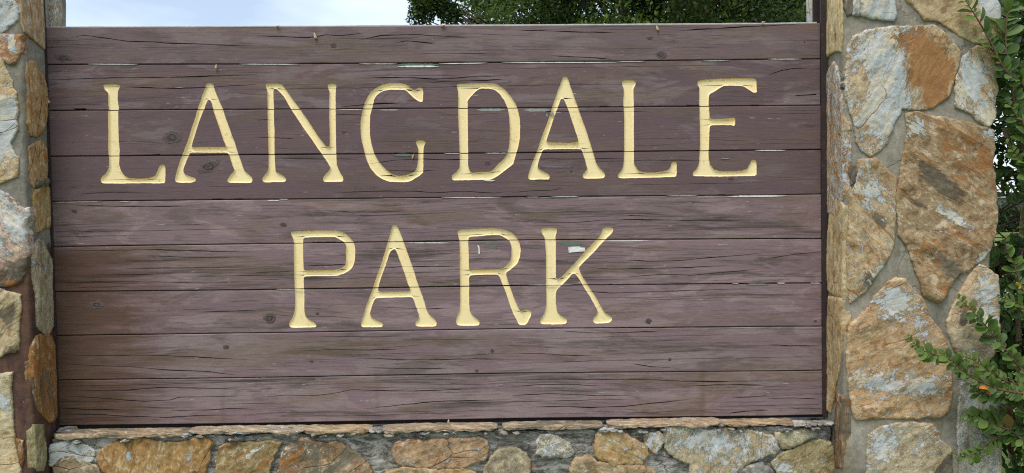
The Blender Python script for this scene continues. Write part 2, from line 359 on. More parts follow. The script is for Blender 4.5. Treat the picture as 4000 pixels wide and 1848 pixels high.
# small white building far behind the shrub
def house():
    r = thing('small_building', 'low building with a white roof far away, seen through gaps in the shrub', 'building', (24.5, 40.5, 0.1))
    wm = plain('beige_siding', (0.30, 0.29, 0.26), 0.7, 0.06, 3.0); rm = plain('pale_metal_roof', (0.62, 0.62, 0.60), 0.5, 0.08, 2.0)
    gm = plain('dark_window_glass', (0.03, 0.035, 0.04), 0.15, 0.1, 2.0)
    x0, x1, y0, y1, h = 21.0, 31.0, 38.5, 42.5, 2.35
    vs = [(x0,y0,0),(x1,y0,0),(x1,y1,0),(x0,y1,0),(x0,y0,h),(x1,y0,h),(x1,y1,h),(x0,y1,h),(x0,40.5,h+0.75),(x1,40.5,h+0.75)]
    fs = [(0,1,5,4),(1,2,6,9,5),(2,3,7,6),(3,0,4,8,7)]
    kid('wall', mesh('wall', vs, fs, (wm,)), r)
    e = 0.35
    vs = []
    for dz_ in (0.0, 0.08):
        vs += [(x0-e,y0-e,h-0.17+dz_),(x1+e,y0-e,h-0.17+dz_),(x1+e,40.5,h+0.76+dz_),(x0-e,40.5,h+0.76+dz_),(x1+e,y1+e,h-0.17+dz_),(x0-e,y1+e,h-0.17+dz_)]
    fs = [(6,7,8,9),(9,8,10,11),(0,3,2,1),(3,5,4,2),(0,1,7,6),(1,2,8,7),(2,4,10,8),(4,5,11,10),(5,3,9,11),(3,0,6,9)]
    kid('roof', mesh('roof', vs, fs, (rm,)), r)
    for cx in (23.0, 26.0, 29.0):
        kid('window', box_mesh('window', cx-0.4, cx+0.4, y0-0.03, y0+0.02, 1.0, 1.9, gm), r)
house()

# ------------------------------------------------------------------ trees
def leaf_cloud(centers, radii, per, size, rng, tint_c):
    """centres (n,3): folded leaf blades scattered in every clump"""
    N = len(centers)*per
    C = np.repeat(centers, per, 0); R_ = np.repeat(radii, per)[:, None]
    d = rng.normal(size=(N, 3)); d /= np.linalg.norm(d, axis=1)[:, None]; P = C + d*R_*(rng.random((N, 1))**0.55)*np.array([1.15, 1.15, 0.8])
    a_ = rng.normal(size=(N, 3)) + d*0.6; a_[:, 2] -= 0.15; a_ /= np.linalg.norm(a_, axis=1)[:, None]
    b_ = np.cross(a_, rng.normal(size=(N, 3)) + np.array([0, 0, 1.2])); b_ /= np.linalg.norm(b_, axis=1)[:, None] + 1e-9
    s_ = size*(0.6+0.8*rng.random((N, 1)))
    V = np.stack([P, P+a_*s_*0.5+b_*s_*0.24, P+a_*s_, P+a_*s_*0.5-b_*s_*0.24], 1).reshape(-1, 3)
    F = np.arange(N*4).reshape(N, 4)
    t_ = np.repeat(np.clip(np.repeat(tint_c, per) + rng.normal(size=N)*0.16, 0, 1), 4)
    return V, F, t_
bark = plain('grey_brown_bark', (0.11, 0.085, 0.065), 0.95, 0.4, 14.0, 0.8)
def tree(label, base, cc, rad, nclump, per, leafm, size, seed, group, sparse=None):
    rng = np.random.default_rng(seed); rd = random.Random(seed)
    r = thing('oak_tree', label, 'tree', base, group)
    B = Vector(base); Cc = Vector(cc)
    # trunk and limbs
    mid = B.lerp(Cc, 0.5) + Vector((0.15, 0, -0.4)); pts = [B + Vector((0, 0, -0.2)), B.lerp(mid, 0.5)+Vector((0.12, 0.05, 0)), mid]
    v, f = tube(pts, [0.42, 0.32, 0.26], 12); kid('trunk', mesh('trunk', v, f, (bark,), True), r)
    cs = []
    u = rng.normal(size=(nclump, 3)); u /= np.linalg.norm(u, axis=1)[:, None]
    k = 0.55 + 0.47*rng.random(nclump)**0.6
    prof = np.array([1 + 0.16*nz(a_[0]*1.7+seed, a_[1]*1.7, a_[2]*1.7) for a_ in u])
    cs = np.array(cc) + u*(k*prof)[:, None]*np.array(rad)
    if sparse: cs = np.vstack([cs, np.array(sparse)])
    cs[:, 2] = np.maximum(cs[:, 2], 1.6+0.8*rng.random(len(cs)))
    rr = (0.34 + 0.30*rng.random(len(cs)))*min(rad)/3.4
    if sparse: rr[-len(sparse):] = 0.2
    tint = np.clip(0.33 + 0.85*(rng.random(len(cs))-0.5) + 0.10*(cs[:, 2]-cc[2])/rad[2], 0, 1)
    V, F, T = leaf_cloud(cs, rr, per, size, rng, tint)
    me = np_mesh('crown', V, F, (leafm,)); at = me.attributes.new('Tint', 'FLOAT', 'POINT'); at.data.foreach_set('value', T.astype(np.float32))
    kid('crown', me, r)
    vs = []; fs = []
    for q in range(26):
        e_ = Vector(cs[rd.randrange(len(cs)-(len(sparse) if sparse else 0))]); s0 = pts[1].lerp(mid, rd.random())
        m_ = s0.lerp(e_, 0.5) + Vector((rd.uniform(-.3, .3), rd.uniform(-.3, .3), rd.uniform(.1, .5)))
        v, f = tube([s0, s0.lerp(m_, .5)+Vector((0, 0, .1)), m_, m_.lerp(e_, .6), e_], [0.13, 0.10, 0.07, 0.04, 0.015], 6)
        fs += [tuple(i+len(vs) for i in g) for g in f]; vs += v
    if sparse:
        for e_ in sparse:
            e_ = Vector(e_); s0 = e_ + Vector((1.0, 0.3, -0.5))
            v, f = tube([s0, s0.lerp(e_, .5)+Vector((0, 0, .08)), e_], [0.022, 0.014, 0.006], 5)
            fs += [tuple(i+len(vs) for i in g) for g in f]; vs += v
    kid('limb', mesh('limb', vs, fs, (bark,), True), r)
oak_leaf = leaf_mat('oak_leaf', (0.020, 0.042, 0.014), (0.145, 0.200, 0.045), 0.5, True)
oak_leaf2 = leaf_mat('dark_oak_leaf', (0.014, 0.030, 0.012), (0.055, 0.090, 0.028), 0.5, True)
Yt = 11.5
spr = [tuple(atY(a_, b_, Yt-1.5)) for a_, b_ in ((1640, 8), (1655, 35), (1640, 68), (1690, 20), (1668, 0), (1715, 5), (1740, 30), (1760, 60), (1700, -20), (1645, -30))]
tree('large green oak whose leafy crown shows above the middle of the sign', (2.9, Yt+0.6, 0), (3.42, Yt, 6.0), (3.95, 3.3, 3.6), 820, 330, oak_leaf, 0.085, 3, 'oaks behind the sign', spr)
tree('darker thinner oak with sky showing through beside the right pillar', (9.0, 17.5, 0), (8.2, 17.0, 6.6), (5.0, 4.2, 4.2), 420, 200, oak_leaf2, 0.115, 8, 'oaks behind the sign')

rngh = np.random.default_rng(5); hx = np.linspace(14, 34, 150); hc_ = np.stack([hx, 36+0.3*rngh.normal(size=150), 0.9+0.75*rngh.random(150)], 1); hc_ = np.vstack([hc_, np.stack([hx, 36+0.3*rngh.normal(size=150), 0.3+0.6*rngh.random(150)], 1)])
V, F, T = leaf_cloud(hc_, np.full(300, 0.62), 90, 0.17, rngh, rngh.random(300)*0.5)
hm = np_mesh('hedge', V, F, (oak_leaf2,)); at = hm.attributes.new('Tint', 'FLOAT', 'POINT'); at.data.foreach_set('value', T.astype(np.float32))
ho = link('hedge', hm); ho['label'] = 'long low clipped hedge far off in front of the white roofed building'; ho['category'] = 'hedge'

# ------------------------------------------------------------------ planks, letters, cracks
JX = [180, 1000, 2000, 3000, 3205]
JY = [[105, 102, 98, 91.6, 88], [251.5, 250, 243, 231.5, 230.5], [431.7, 427, 421.6, 413, 411], [611, 604, 597, 586, 584], [788, 779, 769.5, 762, 758.5],
      [964, 953, 938, 933, 932.5], [1140, 1132, 1116, 1107, 1106], [1312, 1301, 1285, 1276, 1275.5], [1486, 1475, 1458, 1450, 1447], [1664, 1654, 1635, 1626, 1621]]
def joint_z(j, x):
    """world height of joint j at world x (board plane)"""
    P = [atY(a_, b_) for a_, b_ in zip(JX, JY[j])]
    return float(np.interp(x, [p.x for p in P], [p.z for p in P]))
JP = [([atY(a_, b_).x for a_, b_ in zip(JX, JY[j])], [atY(a_, b_).z for a_, b_ in zip(JX, JY[j])]) for j in range(10)]
XL = [atY(178+i*6.1, 105+i*173).x for i in range(10)]
XR = [atY(3202+i*1.1, 88+i*170).x for i in range(10)]

S2 = 2.645
LET = {
 'L': (380,290,[[(62,120),(68,106),(120,104),(180,103),(225,110),(237,122),(212,172),(210,260),(216,300),(222,345),(218,380),(220,560),(225,700),(235,780),(228,850),(225,935),(240,985),(270,1035),(320,1072),(400,1078),(500,1075),(560,1064),(595,1048),(620,1005),(645,945),(668,930),(690,930),(703,955),(704,1050),(700,1118),(680,1128),(420,1126),(200,1130),(60,1128),(38,1118),(32,1090),(42,1062),(85,1030),(108,995),(122,960),(120,850),(117,780),(113,520),(112,400),(118,340),(110,300),(112,210),(100,180),(70,152)]]),
 'A': (380,290,[[(1122,110),(1135,92),(1160,90),(1185,94),(1198,108),(1215,165),(1250,250),(1295,350),(1335,470),(1375,580),(1420,700),(1460,830),(1495,930),(1520,1000),(1560,1030),(1597,1062),(1606,1095),(1595,1118),(1570,1124),(1480,1122),(1370,1122),(1345,1110),(1342,1088),(1365,1060),(1385,1025),(1420,998),(1395,940),(1380,890),(1365,840),(1345,810),(1200,810),(1100,810),(980,808),(955,818),(940,850),(920,900),(895,965),(888,995),(900,1030),(960,1055),(1010,1070),(1022,1085),(1010,1108),(975,1120),(900,1122),(815,1118),(802,1095),(805,1070),(815,1020),(825,985),(860,880),(900,780),(940,680),(975,560),(1020,430),(1040,340),(1070,270),(1085,210),(1110,160)],
   [(1150,258),(1165,265),(1180,300),(1200,375),(1250,520),(1300,670),(1330,745),(1325,752),(1150,752),(1000,756),(978,752),(976,740),(1000,660),(1050,500),(1100,370),(1125,305),(1140,265)]]),
 'N': (1000,290,[[(95,115),(105,97),(150,95),(230,97),(265,103),(295,140),(325,180),(380,260),(460,365),(530,465),(600,575),(660,665),(725,745),(745,752),(760,740),(762,640),(758,500),(757,380),(755,260),(760,180),(742,145),(740,115),(755,98),(790,98),(820,98),(833,120),(825,150),(822,250),(824,400),(826,550),(828,700),(830,830),(833,920),(845,965),(870,1015),(900,1065),(903,1095),(890,1110),(800,1112),(710,1112),(692,1100),(690,1075),(710,1040),(745,1005),(773,970),(735,905),(690,840),(620,740),(560,650),(500,570),(440,480),(380,390),(330,310),(290,235),(245,185),(215,152),(190,150),(178,165),(180,230),(185,330),(188,480),(192,600),(193,830),(198,960),(203,1010),(260,1035),(300,1065),(313,1088),(305,1108),(280,1115),(180,1115),(90,1118),(68,1108),(64,1085),(75,1055),(110,1020),(128,985),(130,900),(130,830),(128,700),(122,520),(120,370),(117,250),(118,180)]]),
 'G': (1380,290,[[(75,500),(85,430),(100,360),(120,290),(155,215),(200,165),(250,130),(320,100),(400,90),(480,90),(530,98),(575,122),(615,158),(630,165),(660,145),(690,130),(715,138),(722,165),(722,265),(710,285),(690,285),(650,265),(600,225),(560,180),(530,162),(450,160),(370,160),(310,172),(260,200),(235,225),(215,260),(205,310),(190,370),(175,430),(172,530),(175,640),(190,720),(215,810),(250,880),(300,945),(340,985),(390,1025),(440,1045),(500,1050),(570,1035),(640,1002),(660,950),(668,860),(672,770),(660,740),(645,710),(650,690),(680,682),(730,685),(750,700),(745,720),(728,745),(725,850),(724,950),(722,1015),(690,1045),(640,1075),(590,1105),(540,1115),(460,1115),(380,1110),(300,1085),(240,1045),(185,985),(150,920),(125,850),(105,760),(85,680),(75,600)]]),
 'D': (1380,290,[[(1065,125),(1075,98),(1150,93),(1300,90),(1430,90),(1500,110),(1570,160),(1630,230),(1680,310),(1705,380),(1722,460),(1725,560),(1722,660),(1710,730),(1690,800),(1672,860),(1652,930),(1560,1000),(1490,1055),(1420,1090),(1300,1092),(1150,1095),(1040,1098),(1018,1085),(1015,1060),(1030,1035),(1065,1010),(1100,960),(1098,850),(1096,750),(1092,620),(1086,480),(1082,360),(1085,260),(1080,160)],
   [(1310,148),(1400,150),(1460,160),(1510,200),(1560,270),(1590,340),(1608,420),(1615,520),(1617,640),(1610,740),(1590,820),(1560,870),(1500,925),(1440,990),(1410,1008),(1300,1010),(1222,1018),(1205,1000),(1186,945),(1188,850),(1186,700),(1184,500),(1182,350),(1182,270),(1220,225),(1260,180)]]),
 'A2': (2040,270,[[(412,105),(420,80),(440,74),(460,80),(478,105),(500,180),(535,280),(575,390),(615,510),(660,630),(700,760),(735,870),(765,970),(790,1015),(835,1055),(855,1085),(855,1110),(840,1128),(750,1132),(640,1130),(622,1112),(625,1090),(660,1050),(672,1030),(650,950),(630,880),(610,830),(590,825),(450,825),(300,828),(225,830),(205,850),(185,910),(165,970),(158,1015),(190,1045),(250,1070),(285,1100),(285,1125),(262,1145),(160,1145),(75,1142),(60,1128),(62,1090),(85,1020),(110,950),(140,880),(170,800),(200,700),(240,600),(280,490),(310,390),(340,300),(370,210),(395,150)],
   [(412,303),(432,315),(455,370),(485,450),(520,560),(555,660),(580,735),(570,755),(500,762),(380,760),(280,758),(252,748),(255,720),(290,620),(325,510),(355,430),(385,350),(395,315)]]),
 'L2': (2040,270,[[(1030,140),(1035,118),(1090,112),(1130,115),(1165,120),(1175,140),(1170,165),(1150,195),(1152,280),(1155,400),(1153,600),(1155,850),(1155,970),(1175,1015),(1210,1055),(1290,1070),(1400,1065),(1500,1045),(1530,1020),(1540,970),(1565,955),(1590,960),(1598,985),(1597,1095),(1585,1112),(1450,1118),(1300,1122),(1150,1125),(1010,1128),(988,1115),(988,1090),(1015,1060),(1040,1020),(1048,960),(1052,850),(1052,700),(1052,500),(1048,400),(1042,330),(1050,260),(1045,195),(1032,165)]]),
 'E': (2600,270,[[(325,150),(335,118),(400,108),(500,100),(700,95),(880,93),(930,102),(940,120),(942,200),(948,225),(935,242),(905,242),(870,218),(800,175),(700,170),(600,172),(560,195),(500,235),(450,262),(445,350),(452,450),(455,505),(480,515),(600,515),(680,503),(700,500),(715,510),(720,530),(718,575),(700,588),(680,580),(600,578),(480,580),(458,590),(452,650),(450,750),(445,840),(445,920),(462,990),(500,1035),(560,1055),(680,1058),(780,1050),(840,1032),(865,990),(885,945),(910,932),(930,940),(940,965),(942,1085),(925,1102),(800,1105),(560,1110),(400,1108),(290,1105),(278,1090),(285,1065),(320,1030),(345,975),(352,850),(355,750),(352,600),(350,450),(347,380),(347,280),(348,190)]]),
 'P': (1100,860,[[(92,140),(100,118),(150,112),(300,108),(450,105),(570,108),(640,125),(690,160),(740,215),(760,270),(762,350),(755,430),(735,485),(700,520),(640,555),(570,575),(450,578),(300,578),(235,582),(228,600),(232,700),(235,800),(235,900),(240,980),(270,1020),(320,1045),(358,1075),(358,1095),(345,1108),(250,1110),(120,1112),(88,1108),(78,1090),(80,1055),(110,1010),(135,940),(140,850),(135,700),(130,500),(128,350),(125,220),(115,180)],
   [(225,182),(300,176),(450,172),(550,172),(600,200),(655,235),(668,270),(662,350),(668,400),(662,460),(620,495),(560,512),(450,517),(330,518),(240,518),(228,500),(225,400),(222,250)]]),
 'A3': (1100,860,[[(1140,75),(1150,52),(1170,45),(1190,52),(1205,80),(1230,140),(1260,220),(1300,330),(1335,430),(1370,530),(1400,630),(1440,740),(1475,840),(1500,930),(1530,980),(1575,1015),(1600,1050),(1605,1075),(1590,1098),(1500,1100),(1400,1100),(1378,1080),(1385,1050),(1420,1020),(1415,970),(1385,890),(1355,805),(1335,795),(1200,798),(1050,802),(970,808),(955,830),(930,900),(912,965),(925,1005),(970,1030),(1030,1055),(1050,1080),(1035,1105),(930,1108),(835,1108),(818,1090),(822,1050),(850,970),(870,900),(905,800),(945,700),(985,570),(1030,450),(1070,320),(1095,225),(1120,140)],
   [(1165,298),(1180,310),(1200,360),(1230,440),(1270,550),(1300,650),(1330,715),(1315,735),(1150,738),(1020,738),(995,725),(1000,690),(1030,590),(1070,480),(1110,360),(1130,315)]]),
 'R': (1760,860,[[(68,130),(78,105),(110,95),(250,90),(350,85),(450,82),(550,95),(630,125),(680,170),(715,235),(725,300),(718,380),(690,450),(640,495),(572,545),(590,620),(620,700),(650,790),(690,880),(718,940),(750,935),(780,920),(815,928),(838,955),(830,990),(800,1050),(780,1080),(740,1086),(705,1078),(680,1030),(650,970),(620,900),(590,810),(560,720),(530,650),(510,590),(488,562),(400,562),(300,565),(205,570),(192,590),(192,700),(192,850),(200,940),(230,985),(280,1025),(300,1055),(298,1080),(280,1090),(180,1092),(85,1090),(60,1075),(55,1030),(70,980),(92,945),(98,850),(98,700),(95,500),(95,350),(92,220),(80,165)],
   [(190,172),(280,168),(400,155),(510,155),(570,185),(610,215),(628,270),(630,340),(625,400),(600,450),(550,490),(500,505),(400,510),(250,512),(200,512),(190,490),(188,350),(182,220)]]),
 'K': (1760,860,[[(935,115),(940,85),(960,78),(1020,76),(1080,80),(1098,90),(1098,120),(1085,160),(1088,250),(1088,400),(1088,500),(1088,590),(1110,608),(1140,590),(1200,530),(1260,465),(1330,390),(1400,310),(1470,240),(1530,180),(1560,130),(1570,90),(1590,75),(1640,73),(1675,78),(1685,95),(1670,130),(1620,180),(1560,240),(1500,310),(1420,390),(1360,450),(1325,490),(1340,540),(1380,610),(1440,700),(1500,790),(1550,880),(1595,960),(1640,985),(1668,1005),(1668,1035),(1640,1060),(1570,1068),(1490,1068),(1468,1045),(1475,1015),(1510,975),(1525,950),(1490,880),(1440,790),(1380,700),(1330,610),(1290,555),(1260,555),(1210,610),(1140,680),(1095,725),(1088,770),(1088,850),(1100,940),(1130,980),(1180,1005),(1202,1030),(1198,1060),(1180,1075),(1080,1078),(940,1075),(922,1055),(930,1020),(965,970),(985,900),(990,800),(985,650),(985,500),(985,350),(978,250),(970,175),(950,150)]]),
}
def area2(P): return 0.5*sum(P[i][0]*P[(i+1) % len(P)][1]-P[(i+1) % len(P)][0]*P[i][1] for i in range(len(P)))
def smooth_loop(P, mx, step):
    """round every corner like a router bit does, then resample"""
    out = []; n = len(P)
    for i in range(n):
        a_, b_, c = Vector(P[i-1]), Vector(P[i]), Vector(P[(i+1) % n])
        l1, l2 = (a_-b_).length, (c-b_).length
        k1, k2 = min(mx, l1*0.42), min(mx, l2*0.42)
        p0 = b_ + (a_-b_)*(k1/l1); p2 = b_ + (c-b_)*(k2/l2)
        for t_ in (0.0, 0.33, 0.67, 1.0): out.append(p0*(1-t_)**2 + b_*2*t_*(1-t_) + p2*t_**2)
    res = []; n = len(out)
    for i in range(n):
        a_, b_ = out[i], out[(i+1) % n]; l_ = (b_-a_).length; k = max(1, int(l_/step))
        for q in range(k): res.append(a_.lerp(b_, q/k))
    # drop near duplicates
    r2 = [res[0]]
    for p in res[1:]:
        if (p-r2[-1]).length > step*0.3: r2.append(p)
    if (r2[0]-r2[-1]).length < step*0.3: r2.pop()
    return r2
def inset_loop(P, d):
    n = len(P); out = []
    for i in range(n):
        a_, b_, c = P[i-2], P[i], P[(i+2) % n]
        t_ = (c-a_)
        if t_.length < 1e-9: t_ = Vector((1, 0))
        t_.normalize(); out.append(b_ + Vector((-t_.y, t_.x))*d)
    return out
def letter_cutter(name, mats):
    key = name; ox, oy, loops = LET[key]
    L3 = []
    for k, lp in enumerate(loops):
        P = [Vector((atY(ox+x/S2, oy+y/S2).x, atY(ox+x/S2, oy+y/S2).z)) for x, y in lp]
        ar = area2(P)
        if (k == 0) != (ar > 0): P = P[::-1]          # outer ccw, holes cw
        P = smooth_loop(P, 0.007, 0.0045)
        P = [p + Vector((nz(p.x*90, p.y*90, 1), nz(p.x*90, p.y*90, 5)))*0.0011 for p in P]
        L3.append(P)
    rings = []; V = []; F = []
    for (y, ins) in ((-0.012, 0.0), (0.0034, 0.0004), (0.0062, 0.0022), (0.0072, 0.0052)):
        idx = []
        for P in L3:
            Q = inset_loop(P, ins) if ins else P
            idx.append(list(range(len(V), len(V)+len(Q)))); V += [(q.x, y, q.y) for q in Q]
        rings.append(idx)
    for r0, r1 in zip(rings[:-1], rings[1:]):
        for i0, i1 in zip(r0, r1):
            n = len(i0)
            for q in range(n):
                q2 = (q+1) % n; F.append((i0[q], i1[q], i1[q2], i0[q2]))
    flat0 = [i for l_ in rings[0] for i in l_]; tess = geometry.tessellate_polygon([[Vector((V[i][0], V[i][2], 0)) for i in l_] for l_ in rings[0]])
    flat1 = [i for l_ in rings[-1] for i in l_]; tess1 = geometry.tessellate_polygon([[Vector((V[i][0], V[i][2], 0)) for i in l_] for l_ in rings[0]])
    def orient(tri, idx, want):
        a_, b_, c = [V[idx[i]] for i in tri]
        s_ = (b_[0]-a_[0])*(c[2]-a_[2])-(b_[2]-a_[2])*(c[0]-a_[0])
        return tri if (s_ > 0) == want else tri[::-1]
    for tr_ in tess: F.append(tuple(flat0[i] for i in orient(tr_, flat0, True)))
    for tr_ in tess1: F.append(tuple(flat1[i] for i in orient(tr_, flat0, False)))
    me = mesh('cut', V, F, mats, mi=[1]*len(F)); fixn(me)
    xs = [v[0] for v in V]; zs = [v[2] for v in V]
    return me, (min(xs), max(xs), min(zs), max(zs))
def fixn(me):
    import bmesh
    bm = bmesh.new(); bm.from_mesh(me); bmesh.ops.recalc_face_normals(bm, faces=bm.faces); bm.to_mesh(me); bm.free()

c0 = lambda pts, ox, oy: [(ox+x/1.288, oy+y/1.288) for x, y in pts]
CR = {0: [c0([(290,170),(330,195),(420,178),(560,195),(640,208),(780,212),(860,218),(1000,222),(1288,232)],0,0), c0([(0,180),(150,185),(260,190),(360,175),(420,180),(560,165)],1000,0),
          c0([(500,207),(620,180),(760,172),(900,180),(1060,188)],1000,0), c0([(0,228),(200,232),(340,233)],1000,0), [(2640,121),(2700,117),(2850,108),(3000,101),(3120,95)],
          c0([(0,150),(300,160),(520,165)],2000,0), c0([(190,280),(400,290),(520,300)],2000,0), c0([(700,215),(760,205),(900,220)],1000,0)],
      1: [c0([(235,402),(420,396),(640,390),(860,388),(1000,385),(1150,380),(1288,374)],0,0), c0([(600,437),(760,442),(900,445),(1050,440),(1150,432),(1288,426)],0,0),
          c0([(0,425),(80,418),(130,414),(250,420),(400,424),(560,424),(700,425)],1000,0), c0([(540,388),(640,390),(800,392),(900,398),(1010,392),(1080,385),(1200,382),(1288,380)],1000,0),
          c0([(860,415),(1000,408),(1150,405),(1270,397)],1000,0), c0([(0,395),(60,405),(170,410),(330,405),(430,400),(540,395),(700,396),(900,396),(1100,392),(1220,390),(1288,380)],2000,0),
          c0([(0,378),(70,355),(120,345),(200,345)],3000,0), c0([(130,480),(200,478),(262,474)],3000,0), c0([(410,540),(500,530),(620,522),(720,520)],1000,0)],
      2: [c0([(400,575),(480,577),(560,580)],1000,0), c0([(0,690),(100,692),(200,700)],1000,0), c0([(0,605),(60,603),(120,604)],1000,0), c0([(100,560),(400,563),(700,560)],2000,0)],
      3: [c0([(100,795),(300,800),(450,800),(520,803)],1000,0), c0([(640,855),(780,862),(900,858)],1000,0), c0([(530,830),(700,805),(850,800),(960,803),(1100,800)],1000,0),
          c0([(400,970),(600,962),(800,962),(900,970),(1050,962),(1200,972),(1288,960)],1000,0), c0([(0,968),(100,960),(200,958),(260,945)],2000,0), c0([(0,805),(150,800),(400,800),(560,797)],2000,0),
          c0([(400,975),(560,968),(760,972)],0,0)],
      4: [c0([(0,1115),(150,1118),(330,1120),(450,1108),(600,1105),(900,1108),(1288,1105)],2000,0), c0([(0,1110),(130,1105),(260,1112)],3000,0), c0([(350,1035),(700,1040),(1000,1036)],0,0), c0([(300,1060),(600,1068),(760,1060)],1000,0)],
      5: [c0([(270,68),(500,70),(800,66),(1000,72),(1288,80)],0,924), c0([(600,162),(850,158),(1100,155),(1288,152)],0,924), c0([(275,230),(600,228),(900,230),(1288,228)],0,924),
          c0([(760,98),(1000,105),(1288,102)],0,924), c0([(0,108),(130,100),(200,112)],1000,924), c0([(0,182),(100,178),(190,175)],1000,924), c0([(0,228),(300,226),(590,220),(800,215),(1030,212),(1288,208)],1000,924),
          c0([(500,160),(650,155),(800,150),(1020,150)],1000,924), c0([(520,115),(700,125),(860,120),(1000,105),(1150,95),(1288,78)],2000,924), c0([(330,150),(500,165),(700,160),(900,155),(1100,145)],2000,924),
          c0([(560,205),(760,190),(900,195),(1288,160)],2000,924), c0([(0,110),(130,90),(260,78)],3000,924), c0([(240,148),(350,144),(460,140)],1000,924)],
      6: [c0([(620,355),(860,365),(960,360)],1000,924), c0([(200,262),(500,285),(800,275),(1200,262)],2000,924), c0([(980,380),(1100,378),(1288,372)],0,924)],
      7: [c0([(290,592),(450,600),(700,596),(900,602),(1100,612),(1288,622)],0,924), c0([(295,640),(450,648),(650,655),(850,672),(1050,680),(1200,698)],0,924), c0([(0,622),(150,630),(300,628)],1000,924),
          c0([(230,575),(400,568),(560,572),(750,565)],1000,924), c0([(500,612),(700,618),(900,620),(1100,615),(1288,618)],1000,924), c0([(560,660),(800,665),(1000,662)],1000,924),
          c0([(0,588),(150,590),(300,598),(420,600)],2000,924), c0([(220,474),(420,486),(600,482),(780,474)],2000,924), c0([(600,640),(700,655),(800,660)],2000,924), c0([(0,545),(130,550),(262,550)],3000,924)],
      8: [c0([(300,770),(500,775),(640,772),(800,760),(1000,762),(1288,770)],0,924), c0([(300,800),(480,810),(600,820),(720,830),(860,822),(900,808),(1100,805),(1288,800)],0,924),
          c0([(300,862),(440,870),(600,872)],0,924), c0([(860,875),(1050,872),(1150,866),(1288,868)],0,924), c0([(300,893),(500,895),(650,905),(850,910),(1000,900),(1200,898)],0,924),
          c0([(0,765),(200,760),(400,745),(560,735),(800,735),(1000,745),(1288,745)],1000,924), c0([(0,810),(150,798),(300,800),(420,785),(480,770),(600,775),(800,778),(1000,770),(1200,760)],1000,924),
          c0([(0,865),(200,862),(380,858),(500,856)],1000,924), c0([(540,868),(700,850),(900,830),(1100,825),(1288,820)],1000,924), c0([(0,722),(200,718),(500,718),(700,720),(860,728),(1000,730),(1288,725)],2000,924),
          c0([(0,755),(150,745),(300,745),(450,752)],2000,924), c0([(0,800),(200,790),(420,800),(600,800)],2000,924), c0([(50,860),(250,855),(400,860),(560,855),(700,840),(900,818)],2000,924),
          c0([(900,750),(1100,745),(1288,748)],2000,924), c0([(1090,888),(1180,878),(1288,875)],2000,924), c0([(1100,812),(1200,808),(1288,800)],2000,924), c0([(0,815),(130,812),(255,818)],3000,924), c0([(0,750),(170,748),(255,752)],3000,924)]}
NRAND = [9, 8, 4, 8, 16, 20, 6, 20, 24]
def crack_poly(P, wmax, seed):
    """resampled centre line with taper"""
    seg = [(P[i+1]-P[i]).length for i in range(len(P)-1)]; tot = sum(seg); n = max(5, int(tot/0.014)); out = []
    cum = np.concatenate([[0], np.cumsum(seg)])
    for k in range(n+1):
        s_ = tot*k/n; x = np.interp(s_, cum, [p.x for p in P]); z = np.interp(s_, cum, [p.y for p in P])
        z += 0.0012*nz(x*22, seed, 0) + 0.0006*nz(x*90, seed, 3)
        tp = min(1.0, 6*min(k, n-k)/n + 0.04)
        wd = wmax*tp*(0.55+0.75*abs(nz(x*7, seed, 9)*1.6)); out.append((x, z, max(wd, 0.00035)))
    return out
def crack_mesh(list_, mats):
    V = []; F = []
    for C_ in list_:
        b = len(V); n = len(C_)
        for (x, z, wd) in C_:
            V += [(x, -0.004, z+wd*0.6), (x, -0.004, z-wd*0.6), (x, 0.0115, z+wd*0.05), (x, 0.0005, z-wd*0.5), (x, 0.0005, z+wd*0.5)]
        # ring order: top-front, upper lip, tip, lower lip, bottom-front
        order = [0, 4, 2, 3, 1]
        for i in range(n-1):
            for k in range(5):
                a_, c = order[k], order[(k+1) % 5]; F.append((b+i*5+a_, b+(i+1)*5+a_, b+(i+1)*5+c, b+i*5+c))
        F.append(tuple(b+k for k in order)); F.append(tuple(b+(n-1)*5+k for k in order[::-1]))
    me = mesh('cut', V, F, mats, mi=[2]*len(F)); fixn(me); return me
def apply_bool(me, cutters):
    ob = bpy.data.objects.new('tmp', me); COL.objects.link(ob); tmp = []
    for cme in cutters:
        c = bpy.data.objects.new('tmpcut', cme); COL.objects.link(c); tmp.append(c)
        m = ob.modifiers.new('b', 'BOOLEAN'); m.operation = 'DIFFERENCE'; m.solver = SOLVER; m.object = c
        if hasattr(m, 'material_mode'):
            try: m.material_mode = 'INDEX'
            except Exception: pass
    dg = bpy.context.evaluated_depsgraph_get(); dg.update(); res = bpy.data.meshes.new_from_object(ob.evaluated_get(dg))
    for c in tmp: bpy.data.objects.remove(c)
    bpy.data.objects.remove(ob)
    return res
SOLVER = 'MANIFOLD'

sign = thing('park_sign', 'brown plank park sign with carved cream letters reading LANGDALE PARK', 'sign', (0, 0.02, 0.72))
cream = (lambda t: t.fin(t.mix(t.mr(t.noise(t.obj(), 60.0, 5, 0.65), 0.60, 0.70, 0, 0.6), t.scale(t.mix(t.noise(t.obj(), 5.0, 4, 0.6), (0.88, 0.67, 0.33), (0.91, 0.76, 0.44)), t.mr(t.noise(t.vmap(t.obj(), (6, 1, 60)), 3.0, 4, 0.6), 0.3, 0.7, 0.95, 1.04)), (0.50, 0.33, 0.13)), 0.6, t.noise(t.vmap(t.obj(), (0.3, 1, 1)), 260.0, 3, 0.6), 0.12, 0.001, 0.3))(NT('cream_letter_paint'))
raw = plain('dark_split_wood', (0.045, 0.034, 0.028), 0.95, 0.4, 60.0)
purple = (0.132, 0.081, 0.086); pinkish = (0.255, 0.183, 0.176); olive = (0.062, 0.050, 0.036)
up = (0.150, 0.098, 0.102); low = (0.205, 0.134, 0.143); pinkish = (0.285, 0.196, 0.197)
